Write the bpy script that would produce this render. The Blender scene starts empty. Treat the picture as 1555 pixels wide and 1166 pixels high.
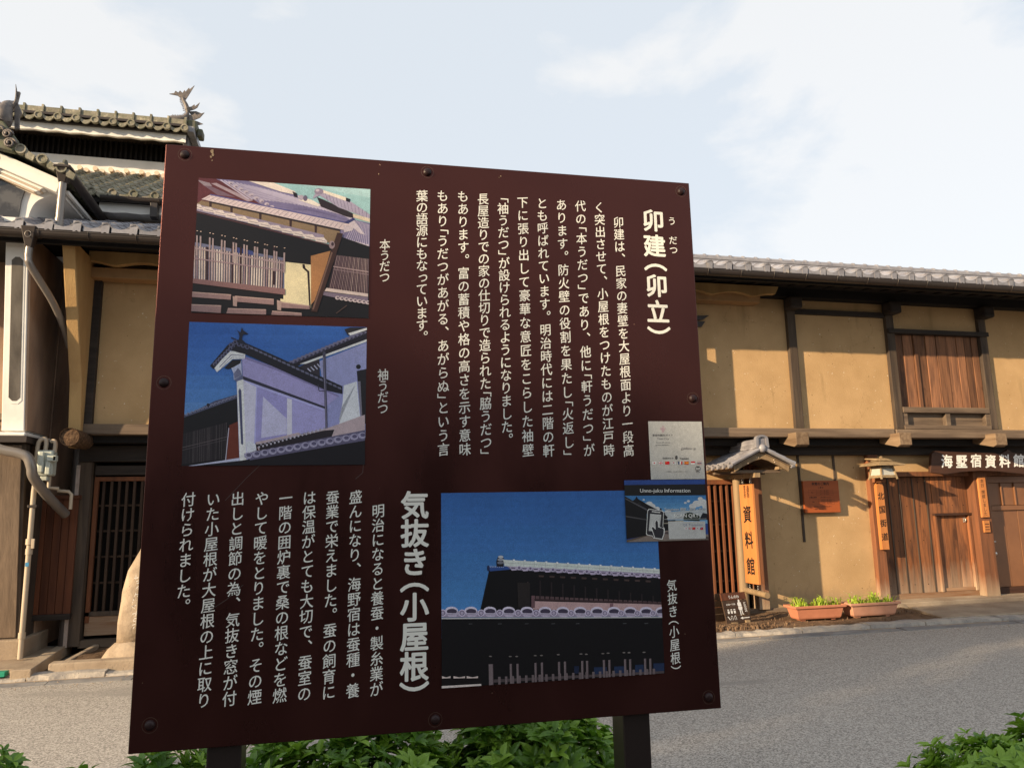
import bpy, math, random
from mathutils import Vector, Matrix
random.seed(7)
S = bpy.context.scene
COL = S.collection
R = math.radians

# ------------------------------------------------------------------ camera
cam = bpy.data.cameras.new('camera'); camo = bpy.data.objects.new('camera', cam); COL.objects.link(camo)
YAW, PIT, ROLL = 0.2289, 0.1667, -0.0189
_f = Vector((math.sin(YAW)*math.cos(PIT), math.cos(YAW)*math.cos(PIT), math.sin(PIT)))
_r = Vector((math.cos(YAW), -math.sin(YAW), 0)); _u = _r.cross(_f)
_r2 = _r*math.cos(ROLL)+_u*math.sin(ROLL); _u2 = -_r*math.sin(ROLL)+_u*math.cos(ROLL)
camo.matrix_world = Matrix(((_r2.x, _u2.x, -_f.x, 0), (_r2.y, _u2.y, -_f.y, 0), (_r2.z, _u2.z, -_f.z, 1.5), (0, 0, 0, 1)))
cam.sensor_width = 36; cam.lens = 36*1138.4/1555; cam.clip_end = 3000; cam.clip_start = .05
S.camera = camo

# ------------------------------------------------------------------ light
SUN_AZ = R(66)      # degrees left of the street's normal, behind the camera
SUN_EL = R(16.3)
sd = Vector((-math.sin(SUN_AZ)*math.cos(SUN_EL), -math.cos(SUN_AZ)*math.cos(SUN_EL), math.sin(SUN_EL)))
sun = bpy.data.lights.new('sun', 'SUN'); suno = bpy.data.objects.new('sun', sun); COL.objects.link(suno)
sun.energy = 5.0; sun.angle = R(.6); sun.color = (1, .765, .49)
suno.rotation_euler = sd.to_track_quat('Z', 'Y').to_euler(); suno.location = sd*40
S.view_settings.view_transform = 'Standard'; S.view_settings.look = 'None'
S.view_settings.gamma = 1; S.view_settings.use_curve_mapping = False
S.view_settings.exposure = .9
w = bpy.data.worlds.new('World'); S.world = w; w.use_nodes = True
nt = w.node_tree; nt.nodes.clear()
def N(nt, t, **k):
    n = nt.nodes.new(t)
    for a, v in k.items():
        if a.startswith('i_'):
            key = a[2:]; key = int(key) if key.isdigit() else key.replace('_', ' ')
            n.inputs[key].default_value = v
        else: setattr(n, a, v)
    return n
out = N(nt, 'ShaderNodeOutputWorld'); bg = N(nt, 'ShaderNodeBackground'); bg.inputs[1].default_value = .1
sky = N(nt, 'ShaderNodeTexSky', sky_type='NISHITA', sun_disc=False, sun_elevation=SUN_EL, altitude=400, air_density=1.0, dust_density=1.6, ozone_density=1.2)
sky.sun_rotation = math.atan2(sd.x, sd.y)
tc = N(nt, 'ShaderNodeTexCoord')
mp = N(nt, 'ShaderNodeMapping'); mp.inputs['Scale'].default_value = (1, 1, 2.2); mp.inputs['Location'].default_value = (3.1, .4, .2)
n1 = N(nt, 'ShaderNodeTexNoise', i_Scale=2.1, i_Detail=9, i_Roughness=.58, i_Distortion=.25)
rp = N(nt, 'ShaderNodeValToRGB'); rp.color_ramp.elements[0].position = .50; rp.color_ramp.elements[1].position = .58
rp.color_ramp.elements[0].color = (4.55, 4.85, 5.15, 1); rp.color_ramp.elements[1].color = (5.5, 5.5, 5.45, 1)
mx = N(nt, 'ShaderNodeMix', data_type='RGBA'); mx.inputs['Factor'].default_value = .84
L = nt.links.new
L(tc.outputs['Generated'], mp.inputs[0]); L(mp.outputs[0], n1.inputs['Vector'])
dt = N(nt, 'ShaderNodeVectorMath', operation='DOT_PRODUCT'); dt.inputs[1].default_value = (.640, .663, .388); L(tc.outputs['Generated'], dt.inputs[0])   # a cloud bank lies to the right
mr0 = N(nt, 'ShaderNodeMapRange'); mr0.inputs[1].default_value = .86; mr0.inputs[2].default_value = .985; mr0.inputs[3].default_value = -.035; mr0.inputs[4].default_value = .115; L(dt.outputs['Value'], mr0.inputs[0])
ad0 = N(nt, 'ShaderNodeMath', operation='ADD'); L(n1.outputs[0], ad0.inputs[0]); L(mr0.outputs[0], ad0.inputs[1]); L(ad0.outputs[0], rp.inputs[0])
L(rp.outputs[0], mx.inputs['B']); L(sky.outputs[0], mx.inputs['A']); L(mx.outputs['Result'], bg.inputs[0]); L(bg.outputs[0], out.inputs[0])

# ------------------------------------------------------------------ materials
def srgb(r, g, b):
    f = lambda c: (c/255/12.92) if c/255 <= .04045 else ((c/255+.055)/1.055)**2.4
    return (f(r), f(g), f(b), 1)
MATS = {}
def ramp_to(nt, s, a, c):
    r = N(nt, 'ShaderNodeMapRange'); r.inputs[1].default_value = .35; r.inputs[2].default_value = .65; r.inputs[3].default_value = a; r.inputs[4].default_value = c; nt.links.new(s, r.inputs[0]); return r.outputs[0]
def mat(name, col, rough=.8, spec=.3, metal=0.0, col2=None, scale=4.0, stretch=(1, 1, 1), detail=6, lo=.35, hi=.65,
        bump=0.0, bscale=None, bstretch=None, spots=None, rand=0.0, wear=None, coat=0.0, transl=None, coords='world', voro=None, dist=0.0, fleck=None, cracks=None, rvar=None):
    """Principled material: base colour mixed with a second colour by noise, optional spots, wear with height, bump."""
    m = bpy.data.materials.new(name); m.use_nodes = True; nt = m.node_tree; b = nt.nodes['Principled BSDF']; L = nt.links.new
    b.inputs['Roughness'].default_value = rough; b.inputs['Specular IOR Level'].default_value = spec; b.inputs['Metallic'].default_value = metal
    b.inputs['Coat Weight'].default_value = coat
    if coords == 'world':
        vec = N(nt, 'ShaderNodeNewGeometry').outputs['Position']
    else:
        vec = N(nt, 'ShaderNodeTexCoord').outputs['Object']
        oi = N(nt, 'ShaderNodeObjectInfo'); ml = N(nt, 'ShaderNodeMath', operation='MULTIPLY'); ml.inputs[1].default_value = 37.0
        L(oi.outputs['Random'], ml.inputs[0]); ad = N(nt, 'ShaderNodeVectorMath', operation='ADD'); L(vec, ad.inputs[0]); L(ml.outputs[0], ad.inputs[1]); vec = ad.outputs[0]
    def noise(sc, st, det=6, ro=.6, di=0.0):
        mp = N(nt, 'ShaderNodeMapping'); mp.inputs['Scale'].default_value = st; L(vec, mp.inputs[0])
        n = N(nt, 'ShaderNodeTexNoise', i_Scale=sc, i_Detail=det, i_Roughness=ro, i_Distortion=di); L(mp.outputs[0], n.inputs['Vector']); return n.outputs[0]
    def ramp(s, a, c):
        r = N(nt, 'ShaderNodeMapRange'); r.inputs[1].default_value = a; r.inputs[2].default_value = c; r.clamp = True; L(s, r.inputs[0]); return r.outputs[0]
    def mix(f, a, c, mode='MIX'):
        x = N(nt, 'ShaderNodeMix', data_type='RGBA', blend_type=mode)
        for s, v in (('Factor', f), ('A', a), ('B', c)):
            if hasattr(v, 'is_output'): L(v, x.inputs[s])
            else: x.inputs[s].default_value = v
        return x.outputs['Result']
    c = col
    if col2: c = mix(ramp(noise(scale, stretch, detail, di=dist), lo, hi), col, col2)
    if voro:   # (scale, colours dark, colours light, amount) : aggregate grains
        v = N(nt, 'ShaderNodeTexVoronoi', i_Scale=voro[0]); L(vec, v.inputs['Vector'])
        sp = N(nt, 'ShaderNodeSeparateColor'); L(v.outputs['Color'], sp.inputs[0])
        g = mix(sp.outputs[0], voro[1], voro[2]); c = mix(voro[3], c, g)
    if fleck:  # list of (scale, threshold, colour) small specks
        for sc, th, fc in fleck:
            c = mix(ramp(noise(sc, (1, 1, 1), 2), th, th+.015), c, fc)
    if spots: c = mix(ramp(noise(spots[0], spots[3] if len(spots) > 3 else (1, 1, 1), 4), spots[1], spots[1]+.1), c, spots[2])
    if cracks: # hairline cracks: edges of distorted cells, only in patches
        nv = N(nt, 'ShaderNodeTexNoise', i_Scale=3.0, i_Detail=6, i_Roughness=.7); L(vec, nv.inputs['Vector']); va = N(nt, 'ShaderNodeVectorMath', operation='MULTIPLY_ADD'); va.inputs[1].default_value = (.35, .35, .35); L(nv.outputs['Color'], va.inputs[0]); L(vec, va.inputs[2])
        vo = N(nt, 'ShaderNodeTexVoronoi', feature='DISTANCE_TO_EDGE', i_Scale=cracks[0]); L(va.outputs[0], vo.inputs['Vector'])
        ln_ = ramp(vo.outputs['Distance'], .006, .0); ms_ = ramp(noise(1.3, (1, 1, 1), 2), .56, .60); mm = N(nt, 'ShaderNodeMath', operation='MULTIPLY'); L(ln_, mm.inputs[0]); L(ms_, mm.inputs[1]); m3 = N(nt, 'ShaderNodeMath', operation='MULTIPLY'); m3.inputs[1].default_value = .55; L(mm.outputs[0], m3.inputs[0]); c = mix(m3.outputs[0], c, cracks[1])
    if rvar: L(ramp_to(nt, noise(rvar[0], rvar[3] if len(rvar) > 3 else (1, 1, 1), 5), rvar[1], rvar[2]), b.inputs['Roughness'])
    if wear:   # (z0, z1, colour, noise amount) weathering that climbs from the ground
        g = N(nt, 'ShaderNodeSeparateXYZ'); L(N(nt, 'ShaderNodeNewGeometry').outputs['Position'], g.inputs[0])
        nn = noise(9, (1.5, 1.5, .25), 5); am = N(nt, 'ShaderNodeMath', operation='MULTIPLY_ADD'); am.inputs[1].default_value = wear[3]; L(nn, am.inputs[0]); L(g.outputs[2], am.inputs[2])
        c = mix(ramp(am.outputs[0], wear[1]+wear[3]*.5, wear[0]+wear[3]*.5), c, wear[2])
    if rand:
        oi = N(nt, 'ShaderNodeObjectInfo'); mr = N(nt, 'ShaderNodeMapRange'); mr.inputs[3].default_value = 1-rand; mr.inputs[4].default_value = 1+rand; L(oi.outputs['Random'], mr.inputs[0])
        vm = N(nt, 'ShaderNodeVectorMath', operation='SCALE')
        if hasattr(c, 'is_output'): L(c, vm.inputs[0])
        else: vm.inputs[0].default_value = c[:3]
        L(mr.outputs[0], vm.inputs['Scale']); c = vm.outputs[0]
    if hasattr(c, 'is_output'): L(c, b.inputs['Base Color'])
    else: b.inputs['Base Color'].default_value = c
    if bump:
        bn = N(nt, 'ShaderNodeBump'); bn.inputs['Strength'].default_value = 1; bn.inputs['Distance'].default_value = bump
        L(noise(bscale or scale*4, bstretch or stretch, 6, .65), bn.inputs['Height']); L(bn.outputs[0], b.inputs['Normal'])
    if transl:
        o = nt.nodes['Material Output']; t = N(nt, 'ShaderNodeBsdfTranslucent'); t.inputs[0].default_value = transl
        ms = N(nt, 'ShaderNodeMixShader'); ms.inputs[0].default_value = .35; L(b.outputs[0], ms.inputs[1]); L(t.outputs[0], ms.inputs[2]); L(ms.outputs[0], o.inputs[0])
    MATS[name] = m; return m

def wood(name, a, b_, axis='z', rough=.75, rand=.18, wear=None, bump=.004, sc=14, lo=.3, hi=.7, spots=None):
    st = {'z': (1, 1, .07), 'x': (.07, 1, 1), 'y': (1, .07, 1)}[axis]
    return mat(name, a, rough, .25, col2=b_, scale=sc, stretch=st, lo=lo, hi=hi, bump=bump, bscale=sc*2.5, rand=rand, wear=wear, coords='object', dist=.6, spots=spots)
M_plaster = mat('tan plaster', (.49, .325, .17, 1), .95, .1, col2=(.40, .26, .13, 1), scale=1.9, bump=.0035, bscale=60, lo=.35, hi=.68,
                cracks=(1.7, (.16, .10, .05, 1)), wear=(.06, .34, (.30, .215, .13, 1), .35), spots=(2.6, .60, (.33, .22, .11, 1), (1, 1, .16)), fleck=[(30, .725, (.72, .66, .55, 1)), (21, .735, (.16, .10, .05, 1))])
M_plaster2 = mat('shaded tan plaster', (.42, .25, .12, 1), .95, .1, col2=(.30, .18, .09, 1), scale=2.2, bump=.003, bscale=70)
M_coarse = mat('ochre rough plaster', (.46, .30, .135, 1), .95, .1, col2=(.33, .20, .09, 1), scale=3, bump=.004, bscale=90, stretch=(1, 1, .3))
M_white = mat('white plaster', (.78, .76, .72, 1), .8, .25, col2=(.66, .64, .60, 1), scale=1.5, bump=.002, bscale=18, lo=.45, hi=.75)
M_brownpl = mat('mottled brown plaster', (.36, .24, .165, 1), .9, .2, col2=(.17, .11, .08, 1), scale=2.0, stretch=(1, 1, .35), bump=.002, lo=.35, hi=.65)
M_dark = wood('dark beam wood', (.045, .034, .028, 1), (.020, .016, .014, 1), 'x')
M_darkz = wood('dark post wood', (.10, .072, .05, 1), (.035, .026, .022, 1), 'z')
M_soffit = wood('dark soffit boards', (.016, .013, .012, 1), (.009, .008, .008, 1), 'x')  # near-black wood for soffits, rafters and fascias
M_beam = wood('weathered grey beam', (.20, .145, .10, 1), (.075, .052, .038, 1), 'x')
M_end = wood('sawn beam end', (.25, .175, .11, 1), (.12, .075, .045, 1), 'y')
M_log = mat('rough log end', (.16, .10, .06, 1), .95, .1, col2=(.05, .03, .02, 1), scale=40, bump=.01, bscale=60)
M_shut = wood('red brown shutter wood', (.28, .13, .065, 1), (.095, .046, .028, 1), 'z', sc=24, lo=.28, hi=.70, rand=.38, spots=(6, .6, (.06, .032, .022, 1), (1, 1, .25)))
M_gate = wood('orange brown gate wood', (.29, .11, .042, 1), (.085, .04, .024, 1), 'z', sc=19, lo=.32, hi=.68, wear=(.05, .62, (.36, .27, .19, 1), .6), rand=.25, spots=(5, .58, (.09, .038, .02, 1), (1, 1, .3)))
M_rail = wood('weathered gate rail', (.34, .25, .17, 1), (.20, .09, .04, 1), 'x')
M_postw = wood('reddish post wood', (.26, .10, .045, 1), (.12, .055, .03, 1), 'z', wear=(.05, .45, (.38, .29, .2, 1), .4))
M_lat = wood('reddish lattice wood', (.24, .085, .035, 1), (.09, .04, .022, 1), 'z')
M_latd = wood('dark lattice wood', (.075, .045, .028, 1), (.035, .02, .014, 1), 'z')
M_fence = wood('dark red fence board', (.13, .045, .02, 1), (.05, .017, .01, 1), 'z', sc=8)
M_door = mat('brown painted door', (.21, .095, .042, 1), .45, .4, col2=(.17, .075, .034, 1), scale=3, bump=.001)
M_sign = wood('orange sign board', (.50, .20, .065, 1), (.40, .145, .04, 1), 'z', rough=.55, rand=.05, sc=9, bump=.001)
M_signr = wood('red orange notice board', (.34, .085, .022, 1), (.26, .06, .016, 1), 'x', rough=.5, rand=.03, sc=9, bump=.001)
M_signd = wood('dark brown sign board', (.075, .032, .018, 1), (.035, .016, .01, 1), 'x', rough=.6, rand=.03)
M_pole = wood('pale round pole', (.27, .19, .11, 1), (.17, .115, .065, 1), 'z')
M_tile = mat('silver grey tile', (.27, .265, .285, 1), .38, .5, col2=(.17, .165, .185, 1), scale=6, rand=.16, bump=.001, bscale=50, spots=(3, .62, (.34, .30, .25, 1)))
M_moss = mat('mossy grey tile', (.25, .225, .18, 1), .8, .3, col2=(.14, .14, .095, 1), scale=14, rand=.2, bump=.004, bscale=60, spots=(18, .56, (.34, .31, .23, 1)))
M_mossd = mat('dark mossy tile', (.085, .08, .075, 1), .7, .3, col2=(.11, .12, .06, 1), scale=10, rand=.2, bump=.004, bscale=60)
M_cap = mat('pale cap tile', (.62, .50, .38, 1), .7, .3, rand=.15)
M_orn = mat('dark ornament clay', (.17, .14, .12, 1), .5, .5, col2=(.07, .06, .06, 1), scale=14, bump=.005, bscale=60)
M_gut = mat('brown gutter metal', (.040, .030, .026, 1), .45, .35, col2=(.032, .025, .022, 1), scale=3)
M_pvc = mat('tan pipe', (.42, .34, .25, 1), .5, .4)
M_spout = mat('grey brown downpipe', (.21, .185, .165, 1), .35, .5, metal=.3)
M_meter = mat('grey green meter paint', (.40, .43, .38, 1), .5, .4)
M_black = mat('black gap', (.008, .007, .007, 1), 1, 0)
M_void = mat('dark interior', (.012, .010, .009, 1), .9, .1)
M_conc = mat('tan concrete', (.40, .32, .235, 1), .95, .1, col2=(.28, .215, .155, 1), scale=2.5, bump=.006, bscale=40, fleck=[(60, .7, (.14, .10, .07, 1))])
M_kerb = mat('pale cut stone', (.46, .41, .35, 1), .9, .2, col2=(.27, .25, .235, 1), scale=5, bump=.012, bscale=22, fleck=[(50, .68, (.12, .11, .11, 1))])
M_pave = mat('grey stone strip', (.29, .275, .26, 1), .9, .2, col2=(.17, .165, .165, 1), scale=6, stretch=(.5, 1.5, 1), bump=.012, bscale=24)
M_soil = mat('brown earth', (.19, .125, .08, 1), 1, .05, col2=(.115, .072, .045, 1), scale=5, bump=.02, bscale=26, fleck=[(60, .7, (.34, .25, .16, 1)), (70, .7, (.05, .03, .02, 1))])
M_road = mat('aggregate road', (.37, .338, .30, 1), .88, .25, col2=(.315, .288, .256, 1), scale=.7, spots=(.9, .60, (.27, .25, .225, 1), (.35, 1, 1)), voro=(115, (.13, .118, .105, 1), (.60, .55, .49, 1), .75), bump=.006, bscale=110)
M_ground = mat('distant ground', (.22, .2, .17, 1), 1, .1, col2=(.16, .15, .12, 1), scale=.5)
M_terra = mat('terracotta planter', (.50, .20, .115, 1), .6, .3, col2=(.42, .16, .09, 1), scale=6)
M_terra2 = mat('pale pink planter', (.58, .30, .20, 1), .6, .3, col2=(.50, .25, .16, 1), scale=6)
M_stone = mat('pale monument stone', (.40, .315, .23, 1), .9, .2, col2=(.24, .185, .135, 1), scale=5, bump=.012, bscale=16, fleck=[(70, .68, (.14, .11, .09, 1))])
M_panel = mat('dark brown sign panel', (.017, .0072, .0068, 1), .30, .85, col2=(.014, .0062, .006, 1), scale=3, bump=.00008, bscale=260, fleck=[(85, .775, (.20, .13, .09, 1)), (38, .80, (.10, .06, .045, 1))], rvar=(7, .24, .40, (1, 1, .35)))
M_panel.node_tree.nodes['Principled BSDF'].inputs['Specular Tint'].default_value = (1, .34, .28, 1)
M_post = mat('brown steel post', (.018, .012, .011, 1), .35, .5)
M_bolt = mat('brown bolt head', (.022, .009, .009, 1), .45, .3)
M_ring = mat('bare washer rim', (.22, .15, .11, 1), .4, .4, metal=.5)
M_ink = mat('cream print', (.80, .79, .72, 1), .5, .3)
M_blackink = mat('black ink', (.012, .01, .01, 1), .6, .2)
M_whiteink = mat('white paint lettering', (.74, .72, .68, 1), .6, .2)
M_lant = mat('weathered lantern wood', (.36, .26, .15, 1), .8, .2, col2=(.2, .14, .08, 1), scale=20)
M_glass = mat('frosted lantern pane', (.42, .42, .38, 1), .3, .5)
M_chrome = mat('steel fitting', (.5, .48, .45, 1), .3, .5, metal=.9)
M_red = mat('red label', (.55, .03, .04, 1), .5, .3)
M_green = mat('green plastic', (.02, .26, .16, 1), .5, .3)
M_whitep = mat('pale painted board', (.42, .34, .30, 1), .7, .2, col2=(.3, .24, .2, 1), scale=8)
M_leaf = mat('azalea leaf', (.14, .27, .03, 1), .42, .45, col2=(.06, .15, .015, 1), scale=9, transl=(.12, .26, .02, 1), lo=.4, hi=.6)
M_leafy = mat('young azalea leaf', (.24, .40, .045, 1), .42, .45, transl=(.20, .36, .03, 1))
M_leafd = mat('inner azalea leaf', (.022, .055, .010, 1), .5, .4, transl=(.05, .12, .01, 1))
M_grass = mat('yellow green planter leaf', (.42, .55, .07, 1), .45, .4, transl=(.4, .5, .05, 1))
M_stem = mat('azalea stem', (.11, .055, .035, 1), .9, .1)
M_bark = mat('bark', (.10, .07, .05, 1), .95, .1, col2=(.05, .035, .03, 1), scale=12, stretch=(1, 1, .2), bump=.01)
M_conif = mat('conifer needles', (.035, .07, .02, 1), .8, .2, col2=(.02, .045, .015, 1), scale=2)

# print material reads a colour attribute (flat print only)
def attr_mat(name, rough=.4):
    m = bpy.data.materials.new(name); m.use_nodes = True; b = m.node_tree.nodes['Principled BSDF']
    a = N(m.node_tree, 'ShaderNodeAttribute'); a.attribute_name = 'print'
    nt = m.node_tree; g = N(nt, 'ShaderNodeNewGeometry'); acc = a.outputs['Color']
    for sc, lo_, hi_ in ((90, .95, 1.05), (620, .84, 1.16), (9, .95, 1.05)):      # printed tone is never quite even
        n = N(nt, 'ShaderNodeTexNoise', i_Scale=sc, i_Detail=3); nt.links.new(g.outputs['Position'], n.inputs['Vector']); v = N(nt, 'ShaderNodeVectorMath', operation='SCALE'); nt.links.new(acc, v.inputs[0]); nt.links.new(ramp_to(nt, n.outputs[0], lo_, hi_), v.inputs['Scale']); acc = v.outputs[0]
    nt.links.new(acc, b.inputs['Base Color']); b.inputs['Roughness'].default_value = rough; b.inputs['Specular IOR Level'].default_value = .4
    return m
M_print = attr_mat('printed picture', .42)

# ------------------------------------------------------------------ object helpers
ORG = {}
def thing(name, label, cat, loc, group=None, kind=None):
    o = bpy.data.objects.new(name, None); COL.objects.link(o); o.location = loc; ORG[o.name] = Vector(loc)
    o['label'] = label; o['category'] = cat; o.empty_display_size = .2
    if group: o['group'] = group
    if kind: o['kind'] = kind
    return o
def tag(o, label, cat, group=None):
    o['label'] = label; o['category'] = cat
    if group: o['group'] = group
    return o
def link(o, parent, worldloc):
    COL.objects.link(o); worldloc = Vector(worldloc)
    if parent: o.parent = parent; o.location = worldloc-ORG[parent.name]
    else: o.location = worldloc
    ORG[o.name] = worldloc
    return o
class MB:
    def __init__(s): s.v = []; s.f = []; s.m = []; s.mi = 0; s.uv = None
    def poly(s, pts):
        n = len(s.v); s.v += [tuple(p) for p in pts]; s.f.append(tuple(range(n, n+len(pts)))); s.m.append(s.mi); return s
    def add(s, vs, fs):
        n = len(s.v); s.v += [tuple(p) for p in vs]; s.f += [tuple(i+n for i in f) for f in fs]; s.m += [s.mi]*len(fs); return s
    def box(s, x0, x1, y0, y1, z0, z1):
        return s.add([(x, y, z) for z in (z0, z1) for y in (y0, y1) for x in (x0, x1)], [(0, 2, 3, 1), (4, 5, 7, 6), (0, 1, 5, 4), (1, 3, 7, 5), (3, 2, 6, 7), (2, 0, 4, 6)])
    def hexa(s, b, t):   # four bottom points, four top points (ccw from above)
        return s.add(list(b)+list(t), [(3, 2, 1, 0), (4, 5, 6, 7), (0, 1, 5, 4), (1, 2, 6, 5), (2, 3, 7, 6), (3, 0, 4, 7)])
    def prism(s, pts, d, off=(0, 0, 0)):   # polygon points (3D) extruded by vector d
        n = len(pts); d = Vector(d); a = [Vector(p) for p in pts]; b = [p+d for p in a]
        nrm = Vector((0, 0, 0))
        for i in range(n): nrm += a[i].cross(a[(i+1) % n])
        fl = nrm.dot(d) > 0
        fs = [tuple(range(n)), tuple(range(2*n-1, n-1, -1))] + [((i+1) % n, i, n+i, n+(i+1) % n) for i in range(n)]
        if fl: fs = [tuple(reversed(f)) for f in fs]
        return s.add(a+b, fs)
    def tube(s, path, r, seg=10, caps=True, ell=1.0):
        path = [Vector(p) for p in path]; n = len(path); rr = r if hasattr(r, '__len__') else [r]*n
        prev = None; rings = []
        for i, p in enumerate(path):
            t = (path[min(i+1, n-1)]-path[max(i-1, 0)]).normalized()
            if prev is None: a = t.cross(Vector((0, 0, 1)) if abs(t.z) < .9 else Vector((1, 0, 0))).normalized()
            else: a = (prev-t*prev.dot(t)).normalized()
            prev = a; b = t.cross(a)
            rings.append([p+(a*math.cos(k*2*math.pi/seg)+b*math.sin(k*2*math.pi/seg)*ell)*rr[i] for k in range(seg)])
        vs = [v for r_ in rings for v in r_]; fs = []
        for i in range(n-1):
            for k in range(seg):
                k2 = (k+1) % seg; fs.append((i*seg+k, i*seg+k2, (i+1)*seg+k2, (i+1)*seg+k))
        if caps: fs.append(tuple(reversed(range(seg)))); fs.append(tuple(range((n-1)*seg, n*seg)))
        return s.add(vs, fs)
    def lathe(s, c, prof, seg=16, axis='z'):   # prof: (radius, height)
        vs = []; n = len(prof)
        for r, h in prof:
            for k in range(seg):
                a = k*2*math.pi/seg; x, y = r*math.cos(a), r*math.sin(a)
                vs.append({'z': (c[0]+x, c[1]+y, c[2]+h), 'y': (c[0]+x, c[1]+h, c[2]+y), 'x': (c[0]+h, c[1]+x, c[2]+y)}[axis])
        fs = [(i*seg+k, i*seg+(k+1) % seg, (i+1)*seg+(k+1) % seg, (i+1)*seg+k) for i in range(n-1) for k in range(seg)]
        fs += [tuple(range(seg)), tuple(range((n-1)*seg, n*seg))]
        return s.add(vs, fs)
    def mesh(s, name, mats, center=None):
        c = Vector(center) if center is not None else Vector((0, 0, 0))
        me = bpy.data.meshes.new(name); me.from_pydata([tuple(Vector(v)-c) for v in s.v], [], s.f)
        for m in (mats if isinstance(mats, (list, tuple)) else [mats]): me.materials.append(m)
        me.polygons.foreach_set('material_index', s.m); me.update(); return me
    def build(s, name, mats, parent=None, smooth=False, bevel=0, center=None, label=None, kind=None, fixn=False):
        if center is None:
            xs, ys, zs = zip(*s.v); center = ((min(xs)+max(xs))/2, (min(ys)+max(ys))/2, (min(zs)+max(zs))/2)
        me = s.mesh(name, mats, center)
        if fixn:
            import bmesh
            bm = bmesh.new(); bm.from_mesh(me); bmesh.ops.recalc_face_normals(bm, faces=bm.faces); bm.to_mesh(me); bm.free()
        if smooth: me.polygons.foreach_set('use_smooth', [True]*len(me.polygons))
        o = bpy.data.objects.new(name, me); link(o, parent, center)
        if smooth == 'auto' or (smooth and bevel == 0 and smooth != 'full'):
            mo = o.modifiers.new('es', 'EDGE_SPLIT'); mo.split_angle = R(40)
        if bevel:
            mo = o.modifiers.new('bv', 'BEVEL'); mo.width = bevel; mo.segments = 2; mo.limit_method = 'ANGLE'
        if label: o['label'] = label
        if kind: o['kind'] = kind
        return o
def box(name, m, parent, x0, x1, y0, y1, z0, z1, bevel=.004, **k):
    return MB().box(x0, x1, y0, y1, z0, z1).build(name, m, parent, bevel=bevel, **k)
def tube(name, m, parent, path, r, seg=12, **k):
    return MB().tube(path, r, seg).build(name, m, parent, smooth=True, **k)
def inst(name, me, parent, loc, rot=(0, 0, 0), sc=(1, 1, 1)):
    o = bpy.data.objects.new(name, me); link(o, parent, loc); o.rotation_euler = rot; o.scale = sc; return o
def rough_edge(o, st, sc=.3):
    t = bpy.data.textures.new('d', 'CLOUDS'); t.noise_scale = sc
    mo = o.modifiers.new('dp', 'DISPLACE'); mo.texture = t; mo.strength = st; mo.texture_coords = 'GLOBAL'
def bez(pts, n=6):   # catmull-rom through points
    P = [Vector(p) for p in pts]; P = [P[0]*2-P[1]]+P+[P[-1]*2-P[-2]]; o = []
    for i in range(1, len(P)-2):
        for k in range(n):
            t = k/n; a, b, c, d = P[i-1:i+3]
            o.append(.5*((2*b)+(c-a)*t+(2*a-5*b+4*c-d)*t*t+(3*b-a-3*c+d)*t**3))
    o.append(P[-2]); return o
# ------------------------------------------------------------------ text
_G = {}
def glyph(ch, bold=0.0):
    k = (ch, bold)
    if k in _G: return _G[k]
    c = bpy.data.curves.new('glyph', 'FONT'); c.body = ch; c.offset = bold; c.resolution_u = 3
    o = bpy.data.objects.new('glyph', c); COL.objects.link(o)
    me = bpy.data.meshes.new_from_object(o.evaluated_get(bpy.context.evaluated_depsgraph_get()))
    _G[k] = ([(v.co.x, v.co.y) for v in me.vertices], [tuple(p.vertices) for p in me.polygons])
    bpy.data.meshes.remove(me); bpy.data.objects.remove(o); bpy.data.curves.remove(c)
    return _G[k]
OPEN, CLOSE = '「（', '」）'
NIB = [(0, 0), (.007, .006), (-.007, -.006)]          # a slanted nib: strokes across it come out thicker
def fat(r): return [(0, 0)]+[(r*math.cos(k*math.pi/4), r*math.sin(k*math.pi/4)) for k in range(8)]
def copies(bold):
    if bold == 'nib': return NIB
    return [(0, 0)] if bold <= 0 else ([(-bold, 0), (bold, 0), (0, bold), (0, -bold)] if bold < .009 else fat(bold))
def vtext(mb, to3, u, v0, v1, s, size, bold=0.0, shear=0.0, sx=1.0, sy=1.0):
    """vertical line of text: centre u, from v0 down to v1; to3(u, v, lift) gives the point in space."""
    adv = [.55 if c in OPEN+CLOSE else (1.0 if c != ' ' else .6) for c in s]; tot = sum(adv); pitch = (v1-v0)/tot; p = 0.0
    for c, a in zip(s, adv):
        if c in '　 ': p += a; continue
        cv = p+a/2
        if c in OPEN: cv = p+a-.5
        if c in CLOSE: cv = p+.5
        vs, fs = glyph(c)
        for n_, (bx, by) in enumerate(copies(bold)):
            q = []
            for x, y in vs:
                x -= .5-bx; y -= .38-by
                if c in '、。': x += .62; y += .58
                if c in 'っょゃゅ': x += .08; y += .06
                if c in OPEN+CLOSE+'ー': x, y = y, -x
                elif c not in '・': y += x*shear
                q.append(to3(u+x*size*sx, v0+cv*pitch-y*size*sy, n_*6e-6))
            mb.add(q, fs)
        p += a
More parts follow.
